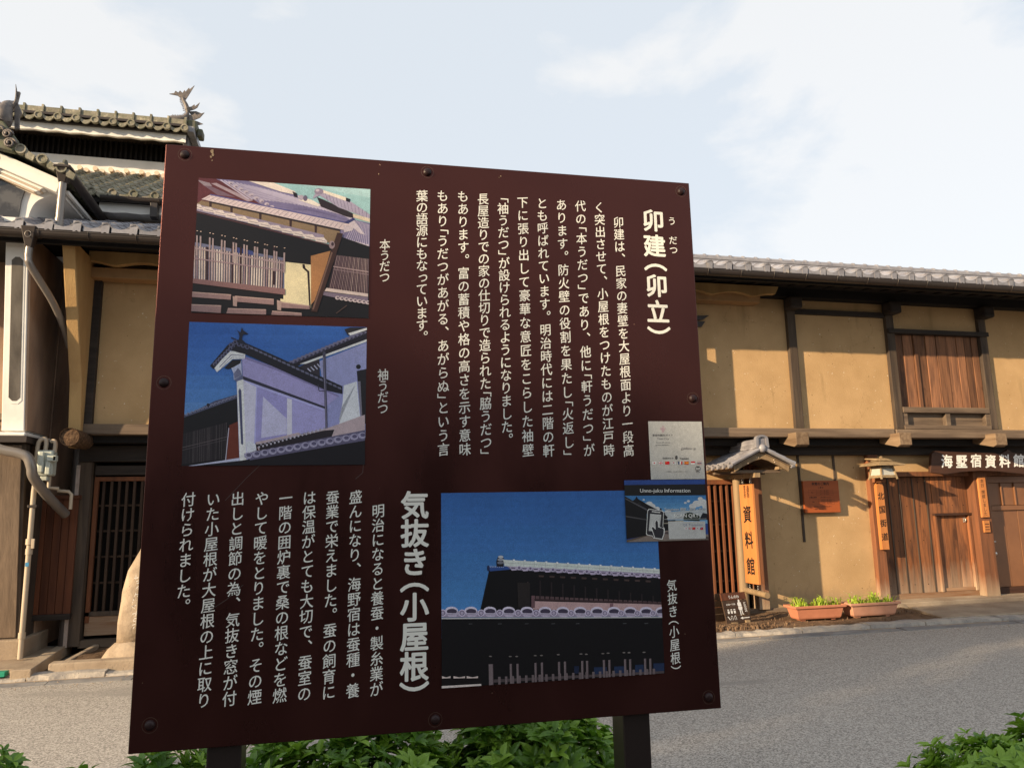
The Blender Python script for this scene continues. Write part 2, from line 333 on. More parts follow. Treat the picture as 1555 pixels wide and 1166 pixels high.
def htext(mb, to3, u, v, s, size, bold=0.0, center=True, track=1.0, shear=0.0, rot=0):
    """horizontal line of text, cap base at v."""
    x0 = 0; items = []
    for c in s:
        if c == ' ': x0 += .28*track; continue
        vs, fs = glyph(c); xs = [p[0] for p in vs]; w_ = 1.0 if ord(c) > 0x2000 else max(xs)+.06
        items.append((x0, vs, fs)); x0 += w_*track
    for xo, vs, fs in items:
        for n_, (bx, by) in enumerate(copies(bold)):
            q = []
            for x, y in vs:
                X = (x+xo-(x0/2 if center else 0))+bx; Y = y+by; X += Y*shear
                if rot: X, Y = -Y, X
                q.append(to3(u+X*size, v-Y*size, n_*6e-6))
            mb.add(q, fs)
# ================================================================== information sign
PB = -0.022; P0 = Vector((-.3661, 1.5915, 2.2717)); PD = Vector((math.cos(PB), math.sin(PB), 0)); PN = Vector((math.sin(PB), -math.cos(PB), 0))
PWD, PHT = 1.1804, 1.2
def pan(h=0.0):
    return lambda u, v, e=0.0: P0+PD*u+PN*(h+e)-Vector((0, 0, v))
sign = thing('information_sign', 'big square dark brown information panel with Japanese text and three photos on two posts', 'information sign', (P0.x+.59, P0.y, 0))
q = pan(0); b_ = pan(-.012)
pm = MB(); pm.hexa([b_(0, PHT), b_(PWD, PHT), q(PWD, PHT), q(0, PHT)], [b_(0, 0), b_(PWD, 0), q(PWD, 0), q(0, 0)])
panel = pm.build('panel', M_panel, sign, bevel=.0016, fixn=True)
for u0, u1 in ((.134, .197), (.962, 1.022)):
    a = pan(-.0135); c = pan(-.0865); m_ = MB()
    m_.hexa([a(u0, 2.27), a(u1, 2.27), c(u1, 2.27), c(u0, 2.27)], [a(u0, .06), a(u1, .06), c(u1, .06), c(u0, .06)])
    m_.build('post', M_post, sign, bevel=.003, fixn=True)
BOLTS = [(.0389, .018), (.5484, .0198), (1.1578, .0233), (.0241, .5081), (1.1567, .5267), (.0350, 1.1519), (.5642, 1.1794), (1.1523, 1.1756)]
bm_ = MB(); bm_.lathe((0, 0, 0), [(.0098, 0), (.0096, -.0012), (.0085, -.0035), (.0055, -.0058), (.002, -.0066)], 14, 'y')
bmesh_bolt = bm_.mesh('bolt', M_bolt)
rm = MB()
for k in range(28):
    a0, a1 = k*2*math.pi/28, (k+1)*2*math.pi/28
    rm.poly([(.0138*math.cos(a1), -.0006, .0138*math.sin(a1)), (.0138*math.cos(a0), -.0006, .0138*math.sin(a0)), (.0134*math.cos(a0), -.0006, .0134*math.sin(a0)), (.0134*math.cos(a1), -.0006, .0134*math.sin(a1))])
mesh_ring = rm.mesh('rim', M_ring)
for u, v in BOLTS:
    v = max(v, .021); p = pan(0)(u, v)
    inst('bolt', bmesh_bolt, sign, p, (0, 0, PB)); inst('washer_rim', mesh_ring, sign, p, (0, 0, PB))
# ---- lettering
T1 = ['　卯建は、民家の妻壁を大屋根面より一段高', 'く突出させて、小屋根をつけたものが江戸時', '代の「本うだつ」であり、他に「軒うだつ」が',
      'あります。防火壁の役割を果たし「火返し」', 'とも呼ばれています。明治時代には二階の軒', '下に張り出して豪華な意匠をこらした袖壁',
      '「袖うだつ」が設けられるようになりました。', '長屋造りでの家の仕切りで造られた「脇うだつ」', 'もあります。富の蓄積や格の高さを示す意味',
      'もあり「うだつがあがる、あがらぬ」という言', '葉の語源にもなっています。']
V1 = [(.067, .660), (.063, .660), (.062, .660), (.062, .660), (.062, .660), (.062, .660), (.066, .636), (.062, .657), (.058, .657), (.060, .657), (.065, .414)]
h_ = pan(.0007)
for i, (s, (a, c)) in enumerate(zip(T1, V1)):
    m_ = MB(); vtext(m_, h_, .9955-.0459*i, a, c, s, .0290, 'nib', .10, sx=.93)
    m_.build('printed_text_line', M_ink, sign)
T2 = ['　明治になると養蚕・製糸業が', '盛んになり、海野宿は蚕種・養', '蚕業で栄えました。蚕の飼育に', 'は保温がとても大切で、蚕室の', '一階の囲炉裏で桑の根などを燃',
      'やして暖をとりました。その煙', '出しと調節の為、気抜き窓が付', 'いた小屋根が大屋根の上に取り', '付けられました。']
for i, s in enumerate(T2):
    m_ = MB(); vtext(m_, h_, .4480-.0458*i, .7245, 1.1285 if i < 8 else .9560, s, .0290, 'nib', .10, sx=.93)
    m_.build('printed_text_line', M_ink, sign)
m_ = MB(); vtext(m_, h_, 1.0825, .070, .390, '卯建（卯立）', .057, .026); m_.build('printed_heading', M_ink, sign)
m_ = MB(); vtext(m_, h_, 1.130, .088, .112, 'う', .022, .008); vtext(m_, h_, 1.130, .136, .184, 'だつ', .022, .008); m_.build('printed_ruby', M_ink, sign)
m_ = MB(); vtext(m_, h_, .5225, .728, 1.136, '気抜き（小屋根）', .059, .026); m_.build('printed_heading', M_ink, sign)
for u, a, c, s in ((.456, .184, .282, '本うだつ'), (.455, .472, .568, '袖うだつ'), (1.081, .926, 1.120, '気抜き（小屋根）')):
    m_ = MB(); vtext(m_, h_, u, a, c, s, .0265, 'nib', .10, sx=.9); m_.build('printed_caption', M_ink, sign)

# ---- flat art on the panel: outlines measured on the print, colours as printed
HM = (0.00126925633, 8.22412306e-05, -0.339050439, -0.000112158056, 0.00145989338, -0.289880769, -0.000174255101, 0.0001449215, 1)
def px(x, y):
    d = HM[6]*x+HM[7]*y+1; return ((HM[0]*x+HM[1]*y+HM[2])/d, (HM[3]*x+HM[4]*y+HM[5])/d)
def clip(poly, r):
    for ax, lim, sg in ((0, r[0], 1), (0, r[1], -1), (1, r[2], 1), (1, r[3], -1)):
        o = []; n = len(poly)
        for i in range(n):
            a, c = poly[i], poly[(i+1) % n]; ia, ic = (a[ax]-lim)*sg >= 0, (c[ax]-lim)*sg >= 0
            if ia: o.append(a)
            if ia != ic:
                t = (lim-a[ax])/(c[ax]-a[ax]); o.append((a[0]+(c[0]-a[0])*t, a[1]+(c[1]-a[1])*t))
        poly = o
        if len(poly) < 3: return []
    return poly
class Art:
    def __init__(s, ox, oy, sc, rect, h0, k=1.0): s.ox, s.oy, s.sc, s.r, s.h, s.k = ox, oy, sc, rect, h0, k; s.v = []; s.f = []; s.c = []
    def uv(s, x, y): return px(s.ox+x/s.sc, s.oy+y/s.sc)
    def raw(s, pts, col):
        if len(pts) < 3: return
        s.h += 8e-6; f = pan(s.h); n = len(s.v); s.v += [f(*p) for p in pts]; s.f.append(tuple(range(n, n+len(pts))))
        c = srgb(*col); s.c.append(tuple(min(.85, x*s.k) for x in c[:3])+(1,))
    def p(s, col, *pts): s.raw(clip([s.uv(*q_) for q_ in pts], s.r), col); return s
    def line(s, col, x0, y0, x1, y1, w_):
        d = math.hypot(x1-x0, y1-y0) or 1; nx, ny = -(y1-y0)/d*w_/2, (x1-x0)/d*w_/2
        return s.p(col, (x0+nx, y0+ny), (x1+nx, y1+ny), (x1-nx, y1-ny), (x0-nx, y0-ny))
    def circ(s, col, x, y, r, ry=None, n=14): return s.p(col, *[(x+r*math.cos(k*2*math.pi/n), y+(ry or r)*math.sin(k*2*math.pi/n)) for k in range(n)])
    def text(s, col, x, y, t, size, bold=0.0, center=True, shear=0.0):
        m_ = MB(); htext(m_, lambda a, c, e: (a, c, e), x, y, t, size, bold, center, 1.0, shear)
        s.h += 8e-6; g = pan(s.h); n = len(s.v)
        s.v += [g(*s.uv(a[0], a[1]), a[2]) for a in m_.v]; s.h += 5e-5; s.f += [tuple(i+n for i in f_) for f_ in m_.f]
        c = srgb(*col); s.c += [tuple(x_*s.k for x_ in c[:3])+(1,)]*len(m_.f)
    def build(s, name, parent, label, m=None):
        c = s.v[0]; me = bpy.data.meshes.new(name); me.from_pydata([tuple(v-c) for v in s.v], [], s.f); me.materials.append(m or M_print)
        at = me.color_attributes.new('print', 'FLOAT_COLOR', 'CORNER'); i = 0
        for poly, col in zip(me.polygons, s.c):
            for l in poly.loop_indices: at.data[l].color = col
        o = bpy.data.objects.new(name, me); link(o, parent, c); o['label'] = label; return o
rnd = random.Random(3)
# photo 1 : tiled roofs over a latticed upper floor
A = Art(270, 260, 4.858, (.0685, .4232, .0708, .3625), .0004, .95)
A.p((158, 200, 204), (100, 30), (1450, 100), (1450, 1120), (50, 1100))
A.p((172, 208, 212), (100, 30), (1450, 100), (1450, 200), (900, 100))
A.p((134, 124, 158), (120, 40), (560, 60), (1300, 350), (1300, 520), (120, 420))
A.p((96, 44, 50), (100, 30), (330, 50), (700, 300), (135, 330))
A.p((150, 135, 145), (146, 60), (240, 85), (260, 110), (200, 105)).p((170, 150, 160), (250, 88), (290, 85), (560, 215), (520, 222))
A.p((120, 95, 110), (200, 105), (250, 110), (430, 190), (300, 175))
A.p((128, 120, 160), (285, 55), (540, 70), (880, 170), (1310, 345), (1290, 372), (1215, 390), (700, 262), (500, 150))
for k in range(34):
    t = k/33; x0, y0 = 320+960*t, 62+285*t*(.55+.45*t); x1, y1 = 380+880*t, 100+285*t
    ex, ey = x0+(120+90*(1-t)), y0+70*(1-t)+34
    A.line((196, 186, 208), x0, y0, min(ex, 1290), ey+40*(1-t), 9-3*t)
for k in range(6): A.line((112, 104, 146), 420+k*60, 95+k*38, 1290-k*60, 372-k*18, 2)
for k in range(9): A.circ((205, 190, 200), 395+k*38, 88+k*22, 17, 12); A.circ((135, 120, 145), 399+k*38, 92+k*22, 9, 6)
A.p((238, 224, 214), (528, 72), (705, 82), (870, 150), (880, 175), (760, 150))
A.p((242, 232, 220), (890, 180), (1000, 215), (1060, 250), (1040, 262), (900, 215))
A.p((30, 20, 28), (850, 148), (885, 165), (884, 196), (862, 186)).circ((180, 168, 185), 915, 195, 20, 20).circ((110, 100, 125), 945, 200, 16, 22)
A.p((45, 32, 38), (1030, 190), (1090, 215), (1300, 315), (1295, 345), (1245, 335), (1060, 262))
A.p((176, 166, 190), (1010, 178), (1050, 128), (1250, 205), (1420, 320), (1418, 352), (1190, 268), (1050, 178), (1000, 204))
for k in range(12): A.line((120, 112, 140), 1085+k*28, 140+k*14, 1110+k*26, 222+k*11, 3)
A.p((238, 226, 210), (1060, 134), (1250, 196), (1240, 220), (1070, 158)).p((25, 20, 28), (1243, 196), (1276, 206), (1272, 232), (1246, 222))
A.circ((150, 138, 160), 1045, 150, 34, 24).circ((205, 192, 205), 1035, 142, 14, 10)
A.p((216, 200, 178), (1295, 315), (1420, 350), (1420, 378), (1298, 342))
A.p((124, 116, 152), (1305, 358), (1425, 385), (1425, 560), (1222, 500), (1240, 440))
for k in range(15): A.line((190, 180, 202), 1312+k*9, 362+k*3, 1245+k*15, 500+k*4, 4)
for k in range(7): A.circ((200, 188, 200), 1238+k*27, 506+k*7, 14, 10)
A.p((140, 118, 92), (180, 215), (1200, 440), (1190, 560), (1100, 520), (900, 470), (130, 250))
for x, y in ((245, 225), (400, 258), (612, 308), (835, 360), (1020, 400)): A.p((60, 38, 38), (x-8, y-6), (x+12, y), (x+8, y+85), (x-6, y+80))
A.p((40, 26, 30), (240, 214), (1200, 428), (1200, 444), (240, 232))
A.p((222, 204, 206), (180, 206), (250, 170), (1300, 398), (1300, 412), (1240, 436), (1150, 418))
for k in range(31): A.line((150, 132, 152), 262+k*33, 176+k*7.4, 205+k*34, 208+k*7.4, 3)
A.line((92, 92, 150), 245, 172, 1300, 392, 8)
A.p((205, 192, 200), (1225, 400), (1310, 405), (1290, 440), (1230, 452)).p((208, 196, 206), (1255, 375), (1300, 360), (1385, 470), (1350, 462), (1310, 430))
A.p((58, 60, 112), (1225, 380), (1300, 345), (1312, 360), (1260, 388))
A.p((14, 8, 12), (128, 285), (300, 325), (1140, 550), (1215, 470), (1100, 1085), (60, 1085))
A.p((14, 8, 12), (1180, 470), (1225, 490), (1425, 560), (1425, 1110), (1000, 1100))
A.p((150, 138, 160), (130, 238), (1080, 470), (1085, 515), (1060, 512), (130, 288))
for k in range(12):
    x, y = 148+k*83, 262+k*22.5; A.p((224, 210, 206), (x-42, y-22), (x+20, y-20), (x+44, y+6), (x+44, y+22), (x+10, y+16), (x-40, y+8)); A.line((110, 96, 112), x-30, y-6, x+36, y+10, 3)
A.line((90, 55, 60), 130, 296, 1130, 548, 7)
A.p((172, 122, 78), (985, 625), (1130, 588), (1030, 930), (985, 985))
A.p((226, 214, 176), (792, 668), (985, 690), (985, 1010), (780, 985)).p((226, 214, 176), (760, 940), (985, 970), (985, 1010), (760, 985))
A.p((40, 22, 22), (922, 685), (940, 688), (946, 715), (974, 740), (984, 1010), (972, 1010), (958, 745), (925, 715))
A.p((110, 112, 140), (120, 520), (790, 640), (790, 870), (97, 790)).p((60, 70, 130), (440, 560), (560, 590), (560, 640), (440, 620))
for k in range(37):
    x = 112+k*18.4; y0 = 545+k*3.1; c = rnd.choice([(196, 180, 172), (176, 158, 158), (140, 118, 124), (205, 192, 186)]); A.p(c, (x-6, y0), (x+5, y0+1), (x+3-k*.15, 795+k*2.2), (x-7-k*.15, 792+k*2.2))
    A.p((36, 20, 28), (x+5, y0), (x+9, y0+1), (x+7-k*.15, 795+k*2.2), (x+3-k*.15, 795+k*2.2))
for x in (222, 408, 470, 715): A.p((50, 26, 32), (x-7, 555), (x+8, 560), (x+4, 840), (x-10, 836))
for x, y in ((148, 472), (174, 477), (242, 488), (265, 494), (330, 506), (352, 512), (416, 524), (436, 530), (495, 540), (515, 546), (573, 556), (592, 560), (645, 572), (663, 577), (716, 588), (733, 592), (790, 600)):
    A.p((165, 146, 148), (x-6, y), (x+6, y+2), (x+3, y+150), (x-8, y+148)); A.circ((225, 196, 180), x+2, y-32, 6, 3)
A.line((165, 145, 150), 118, 565, 792, 680, 10).line((150, 128, 138), 110, 640, 792, 735, 8)
A.p((128, 96, 98), (100, 788), (795, 868), (795, 912), (95, 822))
for a in (((92, 886), (398, 908), (395, 948), (90, 925)), ((425, 918), (712, 942), (712, 985), (440, 962)), ((760, 962), (975, 990), (975, 1018), (750, 1006)), ((90, 978), (325, 988), (322, 1045), (86, 1030)), ((375, 1008), (655, 1018), (655, 1062), (362, 1050)), ((700, 1028), (915, 1045), (920, 1075), (692, 1062))):
    A.p((152, 124, 124), *a); A.line((196, 168, 158), a[0][0], a[0][1]+4, a[1][0], a[1][1]+4, 5)
for x, y in ((410, 930), (735, 960)): A.p((176, 150, 144), (x, y-10), (x+34, y), (x+30, y+68), (x+2, y+62))
A.p((60, 36, 30), (1180, 455), (1222, 462), (1030, 1040), (985, 1035)).line((116, 88, 76), 1140, 600, 1000, 1020, 12)
A.circ((150, 130, 135), 1140, 545, 22, 30).circ((60, 44, 52), 1145, 540, 10, 14)
A.p((54, 34, 44), (1170, 620), (1410, 650), (1405, 910), (1110, 880))
for k in range(24): A.line(rnd.choice([(170, 150, 146), (120, 98, 104), (150, 128, 128)]), 1180+k*10, 622+k*1.2, 1122+k*12.2, 880+k*1.2, 4)
A.line((160, 138, 140), 1150, 705, 1410, 745, 8).line((140, 118, 124), 1150, 725, 1410, 765, 5)
A.p((206, 190, 186), (1100, 862), (1405, 905), (1405, 928), (1085, 885)).p((120, 108, 128), (1080, 890), (1405, 930), (1405, 985), (1075, 915))
for k in range(8): A.circ((196, 182, 186), 1180+k*32, 935+k*5, 17, 14); A.circ((100, 84, 104), 1184+k*32, 934+k*5, 9, 7)
A.line((80, 62, 58), 1250, 990, 1170, 1050, 7)
A.build('printed_photo', sign, 'printed photo of lavender tiled roofs above a latticed upper floor')
# photo 2 : sleeve wall under a blue sky
A = Art(265, 480, 4.858, (.0655, .4198, .3822, .6735), .0004, 1.8)
for i, c in enumerate([(38, 78, 142), (42, 82, 146), (46, 86, 148), (50, 90, 150), (56, 96, 152), (62, 102, 156), (72, 110, 160), (82, 118, 162)]):
    A.p(c, (20, 30+i*100), (1440, 40+i*100), (1440, 760), (20, 760))
A.p((60, 62, 84), (60, 738), (300, 620), (465, 572), (470, 604), (60, 752)).p((14, 12, 16), (58, 748), (465, 600), (485, 1080), (38, 1110))
for k in range(14): A.circ((96, 98, 118), 75+k*29, 726-k*10.6, 15, 10); A.circ((48, 48, 64), 78+k*29, 730-k*10.6, 8, 5)
A.circ((30, 28, 36), 250, 650, 12)
for k in range(40): A.line(rnd.choice([(58, 50, 54), (78, 70, 72), (44, 38, 42)]), 66+k*8.2, 862-k*2.1, 60+k*8.2, 1085-k*1.0, 2.6)
A.line((80, 72, 74), 55, 965, 390, 885, 4).line((70, 62, 66), 50, 985, 385, 905, 3)
A.p((84, 36, 26), (405, 800), (470, 772), (478, 1050), (385, 1055)).line((150, 146, 160), 402, 820, 378, 1055, 6)
A.p((150, 152, 172), (60, 1105), (480, 1040), (490, 1060), (150, 1110))
A.p((128, 130, 168), (1070, 330), (1425, 190), (1410, 860), (1130, 860), (1110, 600)).p((176, 178, 200), (1240, 512), (1345, 480), (1375, 800), (1130, 850), (1190, 840), (1235, 600))
A.p((120, 122, 162), (1120, 560), (1250, 505), (1240, 640), (1215, 760), (1220, 775), (1200, 830), (1100, 850))
A.p((24, 20, 24), (1345, 402), (1420, 388), (1410, 792), (1378, 796)).p((96, 92, 104), (1352, 480), (1372, 478), (1388, 790), (1378, 794)).circ((20, 18, 22), 1358, 372, 18)
A.p((40, 34, 42), (890, 385), (1070, 300), (1075, 480), (960, 440)); 
for k in range(6): A.line((150, 150, 168), 935+k*24, 405-k*11, 960+k*24, 425-k*9, 8)
A.p((24, 20, 30), (850, 348), (1425, 110), (1425, 168), (860, 385)).p((200, 200, 210), (925, 350), (1425, 168), (1425, 186), (970, 350))
for k in range(20): A.circ((92, 90, 112), 862+k*29.5, 340-k*12.2, 20, 15); A.circ((46, 42, 60), 866+k*29.5, 346-k*12.2, 10, 8)
A.p((30, 26, 30), (1255, 96), (1300, 82), (1425, 84), (1425, 110), (1280, 140)).p((188, 188, 200), (1282, 126), (1425, 84), (1425, 100), (1300, 142))
A.p((132, 126, 166), (500, 285), (760, 380), (1210, 590), (1112, 670), (505, 445)).p((106, 100, 138), (500, 285), (780, 390), (1210, 582), (1212, 596), (780, 408), (502, 304))
A.p((144, 142, 184), (460, 470), (510, 452), (1112, 680), (1112, 830), (600, 930), (540, 1060), (480, 1062))
A.p((168, 166, 204), (510, 470), (605, 520), (588, 930), (530, 1060))
A.p((126, 122, 166), (612, 520), (1100, 695), (1105, 820), (600, 925)).p((160, 158, 198), (655, 590), (828, 752), (828, 865), (640, 895))
A.p((172, 170, 206), (832, 602), (868, 612), (868, 880), (830, 880)).p((134, 130, 172), (870, 620), (1105, 705), (1108, 828), (870, 872))
A.p((40, 38, 52), (505, 438), (1112, 665), (1112, 682), (500, 462)).p((80, 84, 110), (440, 462), (505, 432), (510, 462), (460, 480))
A.p((186, 186, 212), (462, 478), (510, 462), (530, 1062), (482, 1070)).p((60, 62, 88), (474, 545), (484, 530), (495, 545), (508, 930), (502, 948), (492, 935))
A.p((150, 154, 176), (410, 350), (495, 318), (500, 430), (440, 468), (438, 420)).p((90, 92, 116), (440, 420), (470, 380), (490, 400), (498, 430), (445, 462))
A.p((24, 20, 26), (370, 380), (430, 320), (495, 318), (488, 345), (440, 372), (400, 388))
A.p((206, 206, 216), (293, 372), (415, 254), (528, 264), (520, 312), (432, 314), (315, 410)).line((96, 96, 116), 335, 372, 425, 280, 5).line((96, 96, 116), 425, 282, 515, 288, 5).line((130, 130, 146), 350, 376, 430, 298, 4).line((130, 130, 146), 430, 300, 516, 304, 4)
A.p((22, 20, 28), (265, 362), (400, 205), (470, 170), (550, 205), (700, 270), (1240, 515), (1240, 572), (1120, 545), (530, 280), (410, 248), (290, 388))
for k in range(8): A.circ((78, 78, 100), 300+k*19, 350-k*19, 15, 13); A.circ((34, 32, 46), 302+k*19, 353-k*19, 8)
for k in range(20): A.p((84, 84, 104), (555+k*34, 222+k*15.5), (580+k*34, 228+k*15.5), (588+k*34, 246+k*15.5), (562+k*34, 238+k*15.5))
for x, y in ((420, 210), (450, 190), (480, 205), (510, 215), (540, 225)): A.circ((70, 70, 92), x, y, 17, 17); A.circ((30, 28, 40), x, y, 9)
A.p((24, 26, 40), (470, 195), (482, 150), (478, 122), (460, 98), (490, 118), (500, 78), (512, 104), (550, 130), (510, 134), (500, 168), (548, 215)).line((30, 30, 44), 420, 155, 460, 172, 8)
A.p((60, 58, 74), (1094, 262), (1116, 262), (1132, 885), (1116, 885)).line((104, 100, 118), 1102, 300, 1122, 880, 5).line((50, 48, 60), 1060, 500, 1066, 545, 6).line((50, 48, 60), 1066, 548, 1110, 552, 6)
A.p((150, 134, 138), (600, 925), (700, 905), (915, 855), (940, 870), (1110, 830), (1405, 725), (1405, 850), (620, 985)).p((30, 24, 30), (600, 945), (1110, 840), (1180, 835), (1160, 885), (640, 992))
for k in range(17): A.circ((150, 146, 158), 625+k*29, 962-k*8, 7, 8); A.circ((130, 126, 140), 640+k*29, 942-k*7.4, 6, 7)
A.p((172, 174, 196), (528, 925), (560, 916), (600, 940), (606, 985), (540, 1010))
A.p((14, 10, 16), (500, 1060), (1405, 900), (1405, 1110), (30, 1110))
A.p((74, 70, 92), (512, 1010), (1405, 838), (1405, 915), (560, 1058))
for k in range(15): A.circ((128, 124, 146), 545+k*60, 1024-k*10.4, 30, 24); A.circ((70, 66, 90), 549+k*60, 1020-k*10.4, 18, 13); A.circ((104, 100, 124), 575+k*60, 1008-k*10.4, 11, 10)
A.build('printed_photo', sign, 'printed photo of a white plastered sleeve wall against deep blue sky')
# photo 3 : small vent roof
A = Art(660, 830, 4.319, (.5772, 1.0560, .7335, 1.1205), .0004, 1.8)
A.r = (.5772, 1.0545, .7335, 1.1205)
for i in range(14):
    t = i/13; A.p((int(38+22*t), int(76+30*t), int(130+24*t)), (20, -380+i*60), (1520, -380+i*60), (1520, 600), (20, 600))
A.p((10, 9, 12), (358, 140), (480, 145), (1500, 195), (1500, 440), (295, 420))
A.p((38, 62, 112), (350, 132), (470, 126), (500, 148), (362, 160)).circ((26, 34, 62), 350, 140, 9, 20)
for k in range(8): A.line((120, 130, 158), 362+k*12, 124+k*.3, 364+k*12, 136, 5)
A.p((20, 20, 26), (402, 95), (415, 62), (440, 56), (455, 82), (450, 130), (405, 130)).circ((150, 152, 156), 432, 66, 17, 9).circ((120, 122, 130), 432, 84, 22, 9).circ((90, 92, 102), 430, 104, 22, 9)
A.p((112, 106, 126), (468, 124), (1500, 172), (1500, 208), (500, 150))
A.p((164, 170, 166), (448, 84), (1500, 150), (1500, 180), (456, 126)).line((128, 134, 134), 452, 104, 1500, 166, 2.5)
for k in range(15): A.p((186, 190, 184), (512+k*71, 82+k*4.5), (524+k*71, 82+k*4.5), (524+k*71, 92+k*4.5), (512+k*71, 91+k*4.5)); A.line((130, 136, 134), 512+k*71, 88+k*4.5, 512+k*71, 126+k*3.6, 2)
for k in range(14):
    x, y = 552+k*74, 138+k*4.2; A.p((150, 140, 160), (x-64, y-10), (x-10, y-6), (x-18, y+16), (x-48, y+18)); A.p((60, 54, 74), (x-55, y-4), (x-22, y-2), (x-28, y+5), (x-50, y+4)); A.circ((150, 142, 160), x, y, 14); A.circ((84, 76, 98), x, y, 8)
for k in range(11): A.line((34, 28, 30), 690+k*74, 222+k*10, 690+k*74, 330+k*5, 9); A.p((58, 46, 44), (680+k*70, 186+k*3.5), (715+k*70, 188+k*3.5), (712+k*70, 200+k*3.5), (682+k*70, 198+k*3.5))
A.line((60, 48, 46), 545, 360, 610, 230, 6).p((30, 26, 26), (540, 235), (622, 235), (622, 400), (545, 400))
A.p((150, 124, 124), (652, 356), (1500, 380), (1500, 430), (640, 410)).p((84, 62, 66), (632, 320), (655, 320), (655, 400), (632, 400))
for k in range(26): A.p((74, 58, 60), (660+k*32, 322+k*1.6), (684+k*32, 323+k*1.6), (684+k*32, 342+k*1.6), (660+k*32, 340+k*1.6))
A.line((50, 36, 38), 650, 345, 1500, 372, 9).p((100, 74, 80), (1146, 372), (1168, 372), (1168, 405), (1146, 405))
A.p((10, 9, 12), (30, 470), (1500, 462), (1510, 840), (30, 960))
A.p((122, 114, 134), (30, 418), (1500, 428), (1500, 458), (30, 460))
for k in range(13):
    x = 50+k*128-(k*k*1.1); y = 432+k*.4; rr = 24-k*.35
    A.circ((168, 162, 178), x+58, y-16, 42, 26); A.circ((52, 46, 62), x+60, y-10, 34, 18); A.p((150, 142, 160), (x+20, y), (x+106, y+2), (x+86, y+26), (x+40, y+26)); A.line((84, 76, 96), x+30, y+10, x+98, y+12, 3)
    A.circ((160, 152, 170), x, y, rr); A.circ((96, 88, 110), x, y, rr*.72); A.circ((140, 132, 150), x, y, rr*.45)
A.p((150, 150, 152), (30, 463), (1500, 460), (1500, 467), (30, 472))
for x in (220, 412, 588, 762, 922, 1230, 1372): A.line((70, 70, 74), x, 504, x+24, 503, 4)
A.p((24, 36, 60), (1040, 790), (1125, 788), (1125, 840), (1040, 842)).p((24, 36, 60), (1172, 785), (1240, 783), (1240, 835), (1172, 838)).p((24, 36, 60), (1310, 775), (1365, 773), (1370, 825), (1310, 828)).p((24, 36, 60), (1430, 765), (1500, 763), (1500, 820), (1430, 823)).p((20, 28, 48), (910, 782), (942, 782), (942, 830), (912, 830))
A.p((60, 52, 54), (378, 868), (1500, 815), (1500, 830), (378, 888))
for x, y in ((365, 768), (496, 766), (540, 766), (658, 760), (700, 758), (812, 754), (851, 752), (964, 748), (996, 748), (1106, 742), (1142, 742), (1245, 738), (1278, 738), (1376, 734), (1410, 734)):
    w_ = 15 if x == 365 else 8; A.p((92, 82, 84), (x-w_, y), (x+w_, y-1), (x+w_+3, y+150), (x-w_+3, y+150)); A.line((52, 42, 46), x+w_-2, y, x+w_+1, y+150, 4)
for k in range(24):
    x = 420+k*44; y = 850-k*2.2
    A.p((84, 74, 76), (x-8, y), (x+8, y), (x+9, y+58), (x-7, y+58))
for x, y in ((362, 716), (492, 717), (534, 717), (655, 712), (696, 711), (806, 706), (955, 702), (990, 704), (1098, 700), (1133, 697), (1236, 694), (1270, 694), (1368, 692)): A.circ((96, 90, 88), x, y, 10, 4)
for a, c in ((44, 100), (120, 195), (206, 280)): A.p((164, 150, 146), (a, 845), ((a+c)/2, 853), (c, 845), (c, 858), (a, 860))
A.p((170, 160, 156), (40, 910), (300, 896), (302, 908), (40, 928)); A.p((14, 10, 12), (30, 863), (300, 862), (300, 892), (30, 905))
A.build('printed_photo', sign, 'printed photo of a small vent roof above a dark tiled roof')
